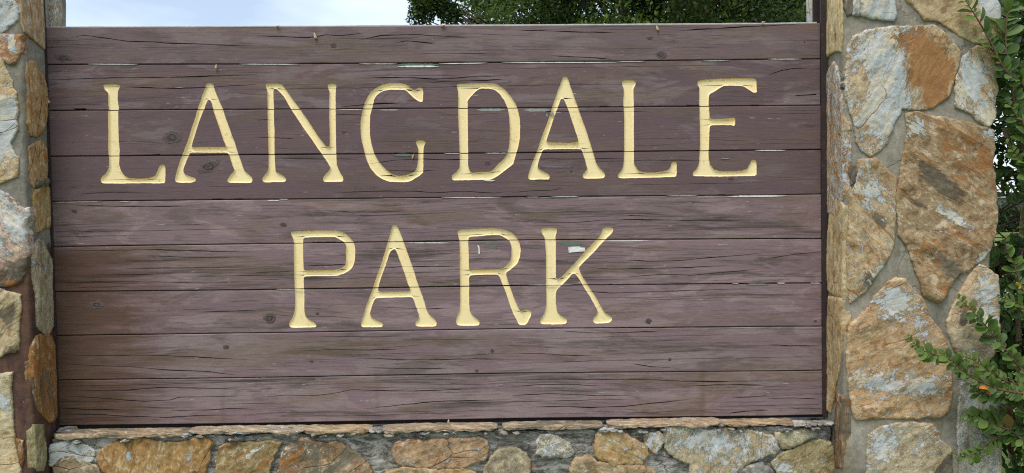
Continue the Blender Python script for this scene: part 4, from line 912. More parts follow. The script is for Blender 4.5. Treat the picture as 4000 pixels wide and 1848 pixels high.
for _l in (): pass
OCH, TAN, YEL, OLV, PNK, BRN, GRY, WHT = (0.36, 0.225, 0.10), (0.42, 0.31, 0.17), (0.50, 0.38, 0.20), (0.25, 0.225, 0.135), (0.50, 0.345, 0.25), (0.20, 0.115, 0.065), (0.33, 0.345, 0.32), (0.50, 0.50, 0.46)
RS = [
 (T(CA, [(432,-60),(430,70),(470,75),(530,90),(590,97),(635,95),(640,60),(632,20),(622,-60)]), (0.42,0.43,0.38), (0.55,0.30,0.1), 70, [(3470,20,30,60,0,0,.25),(3470,65,25,18,0,1,.5),(3350,30,18,50,0,0,-.2)], {}),
 (T(CA, [(700,-60),(700,-10),(730,20),(775,75),(790,95),(850,100),(900,130),(960,170),(1040,205),(1110,222),(1165,225),(1168,150),(1165,60),(1150,10),(1125,-60)]), (0.47,0.34,0.18), (0.28,0.30,0.1), 28, [(3870,30,45,50,0,0,.6),(3690,100,60,40,30,1,.12),(3890,150,20,20,0,0,.3)], {}),
 (T(CA, [(405,240),(430,195),(480,165),(560,148),(640,138),(755,140),(830,132),(880,170),(920,215),(965,260),(950,330),(930,390),(905,480),(850,520),(800,550),(740,545),(665,535),(655,570),(620,640),(600,700),(560,750),(520,780),(480,755),(455,720),(440,670),(430,600),(400,500),(388,420),(398,360),(400,320)]),
   (0.44,0.33,0.19), (0.42,0.34,0.05), 60, [(3440,230,75,110,-20,0,.22),(3460,400,70,110,10,0,.22),(3630,260,90,130,-10,1,.42),(3630,260,100,130,-10,0,-.24),(3540,150,60,30,0,1,.3),(3455,495,26,32,0,1,.6),(3450,300,50,14,25,1,.55),(3400,170,16,40,20,1,.4),(3360,330,30,50,0,0,-.15)], dict(relief=0.010)),
 (T(CA, [(1050,235),(1100,250),(1138,290),(1140,370),(1145,440),(1135,500),(1137,580),(1115,630),(1095,635),(1050,600),(1040,570),(1000,555),(950,540),(945,470),(950,400),(965,350),(985,290),(1020,260)]), (0.46,0.34,0.19), (0.42,0.30,0.1), 120, [(3790,320,35,60,20,0,.22),(3860,230,50,50,0,2,.2),(3840,440,50,50,0,0,.1)], dict(relief=0.009)),
 (T(CA, [(700,575),(760,568),(840,595),(880,595),(950,610),(1040,635),(1130,655),(1135,750),(1125,830),(1140,950),(1145,1040),(1135,1190)]) + T(CB, [(1125,20),(1110,60),(1080,100),(1020,155),(960,190),(930,215),(900,260),(870,320),(845,325),(790,300),(770,240),(745,170),(720,90),(690,20),(660,-10)]) + T(CA, [(655,1100),(650,980),(670,880),(690,760),(705,660)]),
   (0.31,0.215,0.115), (0.30,0.38,0.30), 150, [(3580,500,50,60,20,0,.18),(3790,620,110,120,0,1,.12),(3680,730,90,40,35,2,.35),(3640,660,50,50,0,2,.2),(3720,850,110,22,30,0,.24),(3850,1010,40,40,0,0,.24),(3700,900,110,60,20,2,.12),(3700,1050,90,30,40,2,.25),(3860,520,40,20,0,0,.2),(3560,800,60,40,0,2,.15),(3870,800,40,120,0,2,-.3)], dict(relief=0.012)),
 (T(CA, [(455,815),(530,800),(570,835),(600,870),(637,895),(635,1000),(632,1100),(630,1190)]) + T(CB, [(620,60),(600,110),(560,160),(520,220),(490,260),(440,310),(415,325),(410,250),(405,150),(405,20)]) + T(CA, [(415,1100),(420,1000),(440,930),(455,880)]),
   (0.42,0.30,0.16), (0.38,0.36,0.30), 130, [(3400,740,50,60,0,0,.15),(3430,860,22,60,-40,2,.35),(3440,1060,25,30,0,0,.2),(3380,1110,20,50,40,2,.3),(3360,950,40,40,0,1,.1)], dict(relief=0.012)),
 (T(CB, [(410,460),(450,420),(500,370),(560,290),(600,240),(640,215),(680,218),(740,290),(780,330),(800,400),(860,470),(890,530),(900,620),(915,700),(918,800),(910,860),(870,900),(780,905),(680,910),(580,905),(500,915),(445,918),(430,870),(415,780),(405,650),(405,540)]),
   (0.43,0.285,0.145), (0.36,0.26,0.12), 20, [(3500,1180,80,60,0,0,.20),(3440,1500,130,40,10,0,.16),(3600,1500,60,40,0,0,.15),(3400,1600,100,25,0,1,.16),(3480,1340,90,60,0,0,-.12),(3600,1290,40,60,0,0,.1)], dict(relief=0.010)),
 (T(CB, [(1060,145),(1110,170),(1150,200),(1158,300),(1155,430),(1150,550),(1120,600),(1060,640),(1010,640),(985,620),(950,580),(920,520),(905,430),(940,340),(980,260),(1020,190)]), (0.43,0.34,0.21), (0.36,0.24,0.2), 15, [(3850,1130,40,60,0,0,.15),(3760,1240,22,50,0,2,.3),(3860,1270,50,70,0,0,.12),(3745,1370,14,25,0,2,.3)], dict(relief=0.011)),
 (T(CB, [(555,965),(640,945),(740,940),(820,945),(850,980),(850,1020),(890,1045),(918,1075),(880,1120),(830,1170),(800,1300),(500,1300),(498,1100),(510,1010)]), (0.41,0.34,0.21), (0.38,0.22,0.15), 30, [(3450,1740,60,60,0,0,.15),(3650,1690,40,30,0,1,.25),(3660,1760,45,30,0,2,.3)], {}),
 (T(CB, [(975,740),(1050,770),(1110,800),(1160,850),(1165,950),(1165,1300),(970,1300),(960,1000),(965,850)]), (0.34,0.33,0.27), (0.40,0.18,0.15), 80, [(3760,1750,14,120,0,1,.3),(3840,1560,60,60,0,0,.15)], {}),
 (T(CB, [(918,1085),(925,1300),(815,1300),(835,1180),(885,1125)]), (0.07,0.055,0.05), (0.1,0.15,0.6), 60, [], dict(proud=0.005)),
 (T(CA, [(392,-60),(428,-60),(425,65),(405,72),(395,40)]), (0.16,0.10,0.08), (0.1,0.3,0.5), 80, [], dict(proud=0.006, relief=0.004)),
 (T(CA, [(390,360),(400,385),(402,420),(395,470),(386,440)]), (0.16,0.10,0.07), (0.1,0.3,0.5), 80, [], dict(proud=0.004, relief=0.003)),
 (T(CA, [(418,850),(445,830),(448,870),(436,910),(420,925)]), (0.14,0.11,0.09), (0.1,0.3,0.5), 80, [], dict(proud=0.004, relief=0.003)),
]
sd_ = 100
for (pts, base, wt, ang, bl, kw) in RS:
    sd_ += 7.3; stone(rp, px_front(pts, YF), front(YF), base, wt, ang, blob_front(bl, YF), seed=sd_, **kw)
sideR = lambda u_, v_, h: Vector((PXR-h, -u_, v_))
for (pts, base, wt, ang, kw) in [
 (T(CA, [(284,-60),(376,-60),(372,100),(366,250),(340,250),(315,262),(300,280),(285,278),(283,100)]), (0.56,0.43,0.22), (0.28,0.18,0.0), 88, {}),
 (T(CA, [(330,318),(345,340),(360,400),(375,520),(385,650),(392,800),(392,920),(385,990),(360,1025),(330,1060),(305,1070),(298,1000),(290,850),(293,700),(290,600),(285,500),(295,400),(310,350)]), (0.42,0.28,0.15), (0.42,0.40,0.16), 85, {}),
 (T(CA, [(312,1085),(370,1022),(390,1040),(395,1190)]) + T(CB, [(390,0),(385,100),(380,200),(378,300),(340,295),(305,270),(300,150),(304,0)]), (0.42,0.33,0.17), (0.33,0.22,0.1), 85, {}),
 (T(CB, [(308,310),(375,312),(375,450),(370,560),(350,690),(335,760),(322,850),(315,880),(297,870),(300,750),(302,600),(300,450)]), (0.40,0.30,0.15), (0.33,0.36,0.1), 85, {}),
 (T(CB, [(344,790),(376,810),(376,1000),(372,1155),(346,1160),(338,1080),(340,950),(346,850)]), (0.22,0.125,0.06), (0.1,0.36,0.45), 88, {}),
 (T(CA, [(211,-60),(236,-60),(238,70),(237,112),(212,116)]), (0.42,0.43,0.36), (0.5,0.2,0.1), 88, dict(proud=0.014)),
 (T(CA, [(211,300),(238,300),(238,500),(211,500)]), (0.42,0.36,0.26), (0.3,0.3,0.1), 88, {})]:
    sd_ += 5.1; stone(rp, px_side(pts, PXR, -1), sideR, base, wt, ang, (), **{**dict(proud=0.0045, relief=0.004, seed=sd_, g=0.007, rag=0.45), **kw})
LS = [
 (T(LA, [(-160,-60),(70,-60),(85,-20),(110,20),(150,60),(170,110),(165,170),(130,205),(80,240),(30,280),(-60,330),(-160,340)]), (0.40,0.41,0.36), (0.50,0.26,0.1), 40, [(60,30,20,30,0,1,.2)], {}),
 (T(LA, [(-160,360),(-60,350),(40,340),(120,335),(190,335),(192,400),(185,480),(160,540),(130,590),(90,575),(50,545),(10,510),(-60,480),(-160,470)]), (0.48,0.33,0.23), (0.36,0.42,0.0), 30, [(50,170,12,30,0,0,.4)], {}),
 (T(LA, [(-160,520),(-60,530),(10,540),(30,600),(55,660),(95,740),(110,800),(140,850),(150,950),(155,1050),(150,1190)]) + T(LB_, [(140,80),(110,140),(85,185),(95,240),(130,290),(155,320),(158,400),(162,490),(100,515),(40,530),(0,545),(-60,560),(-160,570)]), (0.52,0.39,0.21), (0.36,0.18,0.0), 20, [(10,430,45,45,0,0,.5),(25,540,40,60,0,0,.5),(10,650,40,15,0,0,.1)], dict(relief=0.012)),
 (T(LB_, [(-160,600),(-60,620),(0,635),(60,670),(120,730),(180,790),(230,830),(270,800),(285,850),(250,910),(240,960),(250,1050),(262,1120),(265,1190)]) + T(LC, [(265,100),(240,135),(200,180),(165,205),(100,195),(50,170),(0,150),(-60,150),(-160,150)]), (0.52,0.36,0.27), (0.42,0.26,0.0), 135, [(70,870,25,45,-40,0,.4),(45,770,60,10,45,1,.5)], dict(relief=0.015, tilt=(0.06, 0))),
 (T(LC, [(-160,190),(-60,160),(40,170),(60,210),(30,270),(-60,285),(-160,290)]), (0.42,0.25,0.19), (0.3,0.3,0.1), 0, [], {}),
 (T(LC, [(-160,300),(-60,290),(40,275),(75,215),(170,215),(240,150),(245,200),(220,290),(200,350),(160,380),(120,400),(40,415),(-60,420),(-160,425)]), (0.14,0.10,0.08), (0.22,0.36,0.5), 30, [(80,1000,20,20,0,0,.2),(50,1105,20,12,0,1,.5)], {}),
 (T(LC, [(-160,440),(-60,450),(20,460),(80,485),(130,500),(180,510),(178,700),(165,830),(160,1000),(130,1025),(60,1050),(-60,1075),(-160,1080)]), (0.40,0.31,0.17), (0.32,0.12,0.38), 45, [(45,1240,30,50,0,2,.12)], {}),
 (T(LD, [(-160,200),(-60,180),(50,175),(110,150),(95,220),(90,300),(98,450),(110,570),(125,720),(140,870),(165,1000),(190,1120),(200,1350),(-160,1350)]), (0.54,0.43,0.25), (0.32,0.12,0.05), 20, [(20,1570,30,50,0,0,.2)], {}),
 (T(LD, [(180,850),(235,860),(230,950),(225,1090),(190,1080),(175,960)]), (0.22,0.12,0.05), (0.1,0.45,0.3), 80, [], dict(proud=0.004, relief=0.004)),
]
for (pts, base, wt, ang, bl, kw) in LS:
    sd_ += 7.3; stone(lp, px_front(pts, YF), front(YF), base, wt, ang, blob_front(bl, YF), seed=sd_, **kw)
sideL = lambda u_, v_, h: Vector((PXL+h, u_, v_))
for (pts, base, wt, ang, kw) in [
 (T(LA, [(205,-60),(388,-60),(395,100),(405,250),(408,445),(370,410),(330,370),(270,330),(230,295),(215,200),(208,100)]), (0.36,0.24,0.13), (0.26,0.36,0.2), 100, {}),
 (T(LA, [(250,600),(280,580),(325,575),(350,640),(400,720),(425,800),(438,950),(430,1080),(420,1190)]) + T(LB_, [(415,20),(385,80),(345,115),(290,110),(275,60),(255,10)]) + T(LA, [(262,1100),(255,950),(265,850),(250,740)]), (0.38,0.245,0.11), (0.26,0.36,0.15), 85, {}),
 (T(LB_, [(275,240),(300,220),(345,190),(375,180),(400,200),(425,240),(435,350),(430,470),(415,520),(400,560),(360,570),(320,590),(300,570),(285,500),(275,440),(280,350)]), (0.40,0.26,0.12), (0.28,0.38,0.1), 85, {}),
 (T(LB_, [(310,700),(330,640),(370,600),(420,590),(450,610),(460,700),(462,800),(460,955),(420,965),(380,990),(345,1010),(340,930),(330,850)]), (0.40,0.27,0.11), (0.24,0.32,0.1), 85, {}),
 (T(LC, [(310,60),(350,0),(385,10),(430,100),(470,170),(480,250),(478,400),(480,540),(495,650),(500,760),(470,830),(440,880),(400,840),(350,800),(340,600),(345,500),(325,420),(310,300),(305,180)]), (0.36,0.31,0.20), (0.38,0.22,0.34), 102, {}),
 (T(LC, [(330,900),(370,885),(400,905),(440,880),(480,920),(510,1000),(525,1190)]) + T(LD, [(575,50),(580,200),(583,400),(580,600),(550,640),(520,660),(460,600),(400,530),(380,470),(365,350),(340,200),(325,80)]) + T(LC, [(285,1150),(300,980)]), (0.36,0.17,0.045), (0.0,0.46,0.44), 90, dict(proud=0.007)),
 (T(LD, [(350,710),(400,705),(440,705),(450,800),(465,900),(470,1050),(450,1150),(400,1155),(320,1155),(300,1130),(318,1050),(318,900),(330,780)]), (0.27,0.245,0.12), (0.1,0.05,0.1), 88, dict(relief=0.002)),
 (T(LA, [(466,-60),(545,-60),(548,120),(556,248),(470,250),(462,100)]), (0.36,0.27,0.18), (0.42,0.3,0.25), 92, dict(proud=0.012)),
 (T(LB_, [(330,540),(345,560),(372,552),(368,580),(335,592),(322,575)]), (0.06,0.045,0.04), (0.0,0.0,0.6), 0, dict(proud=0.016, relief=0.002)),
 (T(LB_, [(405,540),(430,530),(428,560),(410,575)]), (0.06,0.045,0.04), (0.0,0.0,0.6), 0, dict(proud=0.016, relief=0.002))]:
    sd_ += 5.1; stone(lp, px_side(pts, PXL, 1), sideL, base, wt, ang, (), **{**dict(proud=0.0045, relief=0.004, seed=sd_, g=0.007, rag=0.45), **kw})
BS = [
 (T(BL, [(0,420),(60,395),(160,365),(260,370),(330,400),(430,420),(465,460),(460,560),(420,580),(370,590),(300,565),(230,515),(150,545),(60,590),(0,620)]), (0.40,0.36,0.24), (0.48,0.20,0.1), 20, [(275,1765,30,20,0,0,.1)], {}),
 (T(BL, [(60,610),(120,555),(220,530),(300,580),(400,610),(500,630),(545,700),(580,950),(40,950),(45,700)]), (0.24,0.19,0.12), (0.30,0.2,0.2), 10, [], {}),
 (T(BL, [(530,520),(560,470),(640,400),(740,370),(860,370),(960,345),(1000,355),(1100,355),(1180,370),(1280,388),(1400,385),(1500,380),(1600,350),(1680,325),(1740,345),(1775,375),(1750,470),(1730,580),(1700,710),(1690,950),(720,950),(640,700),(600,680),(570,610)]), (0.36,0.215,0.075), (0.24,0.36,0.08), 75, [(505,1780,10,20,0,0,.4),(740,1780,40,60,0,0,.16)], dict(relief=0.008)),
 (T(BL, [(1870,500),(1900,440),(1960,400),(2080,380),(2150,385),(2300,375),(2400,360),(2540,375),(2500,460),(2450,560),(2430,680),(2380,950),(1860,950),(1865,620)]), (0.28,0.20,0.085), (0.28,0.40,0.2), 35, [(980,1770,80,14,-30,0,.22)], {}),
 (T(BM, [(20,500),(60,450),(120,410),(170,370),(230,365),(270,400),(330,410),(400,420),(470,400),(560,420),(620,460),(690,500),(740,560),(800,620),(900,850),(-30,850),(0,600)]), (0.30,0.20,0.11), (0.36,0.40,0.44), 40, [], dict(relief=0.014)),
 (T(BM, [(1040,410),(1100,385),(1200,380),(1300,390),(1420,380),(1480,370),(1550,365),(1640,375),(1720,365),(1800,358),(1870,385),(1890,430),(1860,520),(1700,600),(1400,620),(1200,600),(1060,560),(1020,480)]), (0.38,0.26,0.15), (0.36,0.32,0.2), 20, [], {}),
 (T(BM, [(960,680),(1100,640),(1400,655),(1640,640),(1760,680),(1740,900),(980,900)]), (0.34,0.24,0.12), (0.32,0.3,0.2), 10, [], {}),
 (T(BM, [(1900,560),(1990,470),(2100,450),(2200,480),(2260,560),(2240,900),(1850,900),(1860,650)]), (0.30,0.26,0.17), (0.36,0.2,0.25), 60, [], {}),
 (T(BR, [(0,330),(20,300),(70,280),(130,290),(170,320),(230,345),(262,400),(220,440),(60,440),(0,420)]), (0.38,0.33,0.23), (0.46,0.30,0.1), 20, [], {}),
 (T(BR, [(290,470),(380,440),(440,480),(600,520),(820,520),(900,560),(920,700),(280,700),(260,560)]), (0.34,0.25,0.14), (0.34,0.26,0.2), 0, [], {}),
 (T(BR, [(480,250),(560,255),(640,250),(700,290),(770,330),(830,360),(850,420),(800,480),(600,490),(470,450),(450,380),(460,330)]), (0.42,0.27,0.11), (0.36,0.2,0.1), 150, [], {}),
 (T(BR, [(835,290),(880,270),(920,258),(960,270),(978,295),(950,350),(920,410),(890,400),(870,360),(840,330)]), (0.45,0.35,0.20), (0.46,0.2,0.1), 60, [], {}),
 (T(BR, [(990,225),(1050,222),(1150,225),(1250,240),(1300,255),(1380,245),(1500,250),(1620,255),(1720,265),(1800,285),(1830,320),(1860,375),(1830,410),(1740,440),(1640,475),(1580,485),(1555,520),(1530,570),(1500,720),(1160,720),(1190,560),(1200,490),(1120,470),(1060,440),(1030,410),(995,380),(992,300)]), (0.40,0.33,0.20), (0.42,0.30,0.12), 80, [(2780,1720,120,40,0,0,.1),(2700,1800,60,30,0,0,-.1)], dict(relief=0.011)),
 (T(BR, [(1845,270),(1900,255),(2000,250),(2120,235),(2150,270),(2080,300),(2000,340),(1940,370),(1895,380),(1870,340),(1850,300)]), (0.33,0.30,0.18), (0.38,0.2,0.2), 160, [], {}),
 (T(BR, [(1830,500),(1870,430),(1950,415),(2050,370),(2130,340),(2200,325),(2250,345),(2290,400),(2300,500),(2300,720),(1900,720),(1850,560)]), (0.30,0.25,0.12), (0.34,0.24,0.24), 40, [(3060,1830,50,30,0,0,.15)], {}),
 (T(BR, [(1560,560),(1640,520),(1740,500),(1800,540),(1830,720),(1540,720)]), (0.22,0.215,0.19), (0.3,0.1,0.3), 20, [], {}),
]
for (pts, base, wt, ang, bl, kw) in BS:
    sd_ += 7.3; stone(bw, px_front(pts, YB), front(YB), base, wt, ang, blob_front(bl, YB), **{**dict(seed=sd_, proud=0.0075, relief=0.010, rag=1.5), **kw})
# rougher stones where the photograph ends: the rows above and below, and the outer left pillar
def filler(root, x0, x1, z0, z1, cols, rows, Y0, seed, side=None):
    rd = random.Random(seed); dx, dz_ = (x1-x0)/cols, (z1-z0)/rows
    for j in range(rows):
        for i in range(cols):
            cx, cz = x0+dx*(i+0.5), z0+dz_*(j+0.5); n = 8; P = []
            for k in range(n):
                th = 2*math.pi*(k+rd.uniform(-.25, .25))/n; sq = 1/max(abs(math.cos(th)), abs(math.sin(th)))
                P.append(Vector((cx+dx*0.43*min(sq, 1.25)*math.cos(th)*rd.uniform(.84, 1), cz+dz_*0.43*min(sq, 1.25)*math.sin(th)*rd.uniform(.84, 1))))
            b = rd.choice([OCH, TAN, YEL, OLV, PNK, GRY]); stone(root, P, side or front(Y0), b, (rd.uniform(.2, .45), rd.uniform(.2, .42), rd.uniform(.1, .3)), rd.uniform(0, 160), (), g=0.02, seed=seed+i*3.1+j*7.7)
filler(rp, RX0+0.03, RX1-0.02, 2.44, 2.60, 2, 1, YF, 31); filler(lp, LX0+0.02, LX1-0.03, 2.44, 2.60, 2, 1, YF, 32)
filler(rp, RX0+0.03, RX1-0.02, 0.03, 0.42, 2, 2, YF, 33); filler(lp, LX0+0.02, LX1-0.03, 0.03, 0.42, 2, 2, YF, 34)
filler(lp, LX0+0.01, -1.905, 0.45, 2.40, 1, 7, YF, 35); filler(bw, PXL+0.03, PXR-0.03, 0.02, 0.42, 9, 2, YB, 36)

# thin capstones on the low wall
def capstone(root, x0, x1, ztop, th, base, wts, seed, y0=-0.082, y1=0.012, label=None):
    nx, ny, nzv = max(4, int((x1-x0)/0.007)), 10, 4; V = []; F = []
    prof = [(y1, 0)] + [(y1+(y0-y1)*k/ny, 0) for k in range(1, ny+1)] + [(y0, -th*k/nzv) for k in range(1, nzv+1)] + [(y0+0.05, -th)]
    m = len(prof)
    for i in range(nx+1):
        x = x0+(x1-x0)*i/nx; e_ = min(1, (i+0.2)/3.5, (nx-i+0.2)/3.5)
        fy = 0.012*nz(x*7, seed, 0)+0.009*nz(x*24, seed, 2)+0.006*nz(x*80, seed, 2); tz = 0.003*nz(x*5, seed, 5)+0.0015*nz(x*30, seed, 5); bt = 0.009*nz(x*9, seed, 8) + 0.006*nz(x*33, seed, 3)
        for k, (y, dz_) in enumerate(prof):
            t_ = -dz_/th; fr = (y1-y)/(y1-y0) if k <= ny else 1
            z = ztop + dz_ + tz*(1-t_) + bt*t_ + 0.0022*nz(x*40, y*60, dz_*120+seed)
            yy = y + (fy*max(0, fr-0.5)*2 if k < m-1 else 0) + (0.0045*nz(x*22, dz_*330, seed+4) if k >= ny else 0) + (1-e_)*0.02*fr
            z -= (1-e_)*th*0.5*(1-2*t_)*0.6
            if k == ny: z -= 0.0015; yy += 0.001
            V.append((x, yy, z))
    for i in range(nx):
        for k in range(m-1): F.append((i*m+k, i*m+k+1, (i+1)*m+k+1, (i+1)*m+k))
    F.append(tuple(range(m))); F.append(tuple(nx*m+k for k in range(m))[::-1])
    me = mesh('capstone', V, F, (SM,), True); fixn(me); N = len(V)
    B = np.ones((N, 4)); B[:, :3] = base; W = np.ones((N, 4)); W[:, :3] = wts; Gr = np.zeros((N, 4)); Gr[:, 0] = 1; Gr[:, 3] = 1
    colattr(me, 'Base', B); colattr(me, 'Weights', W); colattr(me, 'Grain', Gr); kid('capstone', me, root)
for (pa, pb, base, wts, dz_) in [(197,716,(0.44,0.32,0.18),(0.36,0.24,0.28),0), (728,1178,(0.50,0.38,0.22),(0.42,0.26,0.2),0), (1184,1436,(0.46,0.33,0.15),(0.24,0.24,0.1),0), (1492,1935,(0.44,0.34,0.21),(0.40,0.3,0.22),0.002), (1970,2352,(0.46,0.37,0.23),(0.40,0.25,0.3),0.001),
                             (2386,2822,(0.48,0.36,0.22),(0.42,0.25,0.2),0.002), (2836,3108,(0.44,0.32,0.16),(0.30,0.28,0.2),0)]:
    sd_ += 3; xa, xb = atY(pa, 1670, -0.08).x, atY(pb, 1670, -0.08).x; capstone(bw, xa-0.008, xb+0.008, 0.7130+dz_+0.0025*math.sin(sd_*2.7), 0.0135+0.003*math.sin(sd_*1.3), tuple(0.5*c_+0.5*g_ for c_, g_ in zip(base, (0.36, 0.30, 0.23))), (wts[0]-0.05, wts[1]-0.02, wts[2]+0.16), sd_, y1=-0.003)
# crumbling mortar between and below the capstones
def rubble(x0, x1, z, rr, seed, yy=-0.074, m=mortB):
    rd = random.Random(seed); import bmesh
    x = x0
    while x < x1:
        r_ = rr*rd.uniform(.7, 1.2); bm = bmesh.new(); bmesh.ops.create_icosphere(bm, subdivisions=3, radius=1)
        for v in bm.verts:
            k = 1+0.35*nz(v.co.x*1.6+seed+x*9, v.co.y*1.6, v.co.z*1.6)+0.12*nz(v.co.x*5+seed, v.co.y*5, v.co.z*5+x)
            v.co = Vector((x+v.co.x*k*r_*1.7, yy+0.02+v.co.y*k*0.032, z+v.co.z*k*r_*0.75))
        me = bpy.data.meshes.new('mortar_lump'); bm.to_mesh(me); bm.free(); me.materials.append(m); me.polygons.foreach_set('use_smooth', [True]*len(me.polygons)); kid('mortar_lump', me, bw); x += r_*2.2
rubble(atY(1455, 1680, -.08).x, atY(1490, 1680, -.08).x, 0.704, 0.014, 3); rubble(atY(2362, 1690, -.08).x, atY(2400, 1690, -.08).x, 0.694, 0.020, 4); rubble(atY(2822, 1680, -.08).x, atY(2840, 1680, -.08).x, 0.704, 0.011, 5)
rubble(atY(3120, 1660, -.08).x, atY(3245, 1660, -.08).x, 0.703, 0.012, 6, -0.076); rubble(atY(720, 1680, -.08).x, atY(735, 1680, -.08).x, 0.700, 0.014, 7); rubble(-1.485, -1.455, 0.712, 0.014, 8, -0.03)
rg_ = random.Random(12)
for q in range(34):
    xq = rg_.uniform(-1.45, 1.47); rubble(xq, xq+0.001, rg_.uniform(0.680, 0.699), rg_.uniform(0.007, 0.016), 20+q, -0.082+rg_.uniform(0, 0.008), rg_.choice((mortB, mortB, mortR)))
# flat slab on top of each pillar
capm = mortar_mat('slab_mortar', (0.22, 0.21, 0.18))
for (r_, a_, b_) in ((rp, RX0-0.04, RX1+0.04), (lp, LX0-0.04, LX1+0.04)):
    mortar_box(r_, 'top_slab', a_, b_, YF-0.04, PD+0.04, 2.622, 2.70, capm, g=0.03, faces='-y+x-x+y+z')

# ------------------------------------------------------------------ shrub
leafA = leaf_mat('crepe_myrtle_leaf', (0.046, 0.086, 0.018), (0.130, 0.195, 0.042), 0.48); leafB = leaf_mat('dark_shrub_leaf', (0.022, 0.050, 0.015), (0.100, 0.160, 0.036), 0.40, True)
leafY = leaf_mat('young_reddish_leaf', (0.16, 0.075, 0.03), (0.13, 0.13, 0.035), 0.45); leafO = plain('orange_dead_leaf', (0.50, 0.13, 0.02), 0.5, 0.25, 40.0); leafYe = plain('yellow_leaf', (0.75, 0.55, 0.05), 0.5, 0.1, 40.0)
stemm = plain('reddish_brown_twig', (0.13, 0.065, 0.045), 0.8, 0.3, 40.0); stemp = plain('pale_pinkish_bark', (0.34, 0.23, 0.17), 0.8, 0.25, 18.0)
def leaf_proto():
    """obovate blade 1 long, base at origin, along +x, face +z, folded along the midrib"""
    st = [(0.0, 0.02), (0.15, 0.14), (0.38, 0.25), (0.62, 0.30), (0.82, 0.24), (0.95, 0.11), (1.0, 0.0)]
    V = []; F = []
    for x, w_ in st:
        zc = -0.16*x*x; V += [(x, 0, zc), (x, w_, zc+0.12*w_/0.3*0.9-0.03*x), (x, -w_, zc+0.12*w_/0.3*0.9-0.03*x)]
    for i in range(len(st)-1):
        a_ = i*3; F += [(a_, a_+3, a_+4, a_+1), (a_, a_+2, a_+5, a_+3)]
    return np.array(V), F
LV, LF = leaf_proto()
def leaf_mesh(m):
    me = mesh('leaf', LV, LF, (m,), True); return me
LM_A, LM_Y, LM_O, LM_Ye = leaf_mesh(leafA), leaf_mesh(leafY), leaf_mesh(leafO), leaf_mesh(leafYe)
sh = thing('crepe_myrtle_shrub', 'leafy green shrub growing against the right edge of the right pillar', 'shrub', (2.72, 0.22, 0))
rl = random.Random(77); nleafobj = 0; bulkM = []; twV = []; twF = []
def add_tw(pts, rads, n=5):
    global twV, twF
    v, f = tube(pts, rads, n); b = len(twV); twV += v; twF += [tuple(i+b for i in g) for g in f]
def leafmat4(p, d, up, s_):
    d = d.normalized(); z = (up - d*up.dot(d)); z = z.normalized() if z.length > 1e-4 else Vector((0, 0, 1)); y = z.cross(d)
    return Matrix(((d.x*s_, y.x*s_, z.x*s_, p.x), (d.y*s_, y.y*s_, z.y*s_, p.y), (d.z*s_, y.z*s_, z.z*s_, p.z), (0, 0, 0, 1)))
front_leaves = []
def put_leaf(Mx, me): front_leaves.append((Mx, me))
def in_view(p):
    d = p-CAM; z = d.dot(cf); x, y = 2000+FPX*d.dot(cr)/z, 924-FPX*d.dot(cu)/z
    return 0 if -30 < x < 4010 and -30 < y < 1880 else 1
def put_leaf_object(Mx, me):
    global nleafobj
    o = bpy.data.objects.new('leaf', me); COL.objects.link(o); o.parent = sh; o.matrix_parent_inverse = Matrix.Translation(sh.location).inverted(); o.matrix_basis = Mx; nleafobj += 1
def spline(pts, n):
    P = [Vector(p) for p in pts]; out = []
    for i in range(len(P)-1):
        p0, p1, p2, p3 = P[max(i-1, 0)], P[i], P[i+1], P[min(i+2, len(P)-1)]
        for k in range(n):
            t_ = k/n; out.append(0.5*((2*p1)+(p2-p0)*t_+(2*p0-5*p1+4*p2-p3)*t_*t_+(3*p1-p0-3*p2+p3)*t_**3))
    out.append(P[-1]); return out
def branch(pts, r0, r1, size, spacing, separate, tip_red=0.2, dens=1.0, facing=0.6, upto=1.0):
    """pts from base to tip"""
    S_ = spline(pts, 6); n = len(S_); rads = [r0+(r1-r0)*i/(n-1) for i in range(n)]
    if separate:
        v, f = tube(S_, rads, 6); kid('twig', mesh('twig', v, f, (stemm,), True), sh)
    else: add_tw(S_, rads)
    cum = [0]
    for i in range(1, n): cum.append(cum[-1]+(S_[i]-S_[i-1]).length)
    tot = cum[-1]; s_ = tot; k = 0
    while s_ > tot*(1-upto):
        i = max(1, min(n-1, int(np.searchsorted(cum, s_)))); t_ = (S_[i]-S_[i-1]).normalized(); p = S_[i-1].lerp(S_[i], (s_-cum[i-1])/max(1e-6, cum[i]-cum[i-1]))
        side = t_.cross(Vector((0, -1, 0.25))).normalized(); rem = (tot-s_)/tot
        for sg in (1, -1):
            if rl.random() > dens: continue
            d = t_*rl.uniform(0.35, 0.9) + side*sg*rl.uniform(0.6, 1.0) + Vector((rl.uniform(-.2, .2), rl.uniform(-.7, .35), rl.uniform(-.25, .35)))
            up = Vector((rl.uniform(-.5, .5), -facing+rl.uniform(-.5, .5), rl.uniform(0.3, 1.1)))
            sz = size*0.92*rl.choice((0.55, 0.8, 0.95, 1.05, 1.2))*rl.uniform(0.9, 1.1)*min(1, 0.35+(tot-s_)/0.05*0.4)
            Mx = leafmat4(p, d, up, sz)
            if separate: put_leaf(Mx, LM_Y if (tot-s_) < tip_red*0.1 or rl.random() < 0.015 else LM_A)
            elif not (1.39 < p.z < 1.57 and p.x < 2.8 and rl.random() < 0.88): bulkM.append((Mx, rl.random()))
        s_ -= spacing*(0.74 if separate else 0.86)*rl.uniform(0.75, 1.25); k += 1
F_ = lambda y, *p: [atY(a_, b_, y) for a_, b_ in p]
base0 = Vector((2.55, 0.05, 0.4))
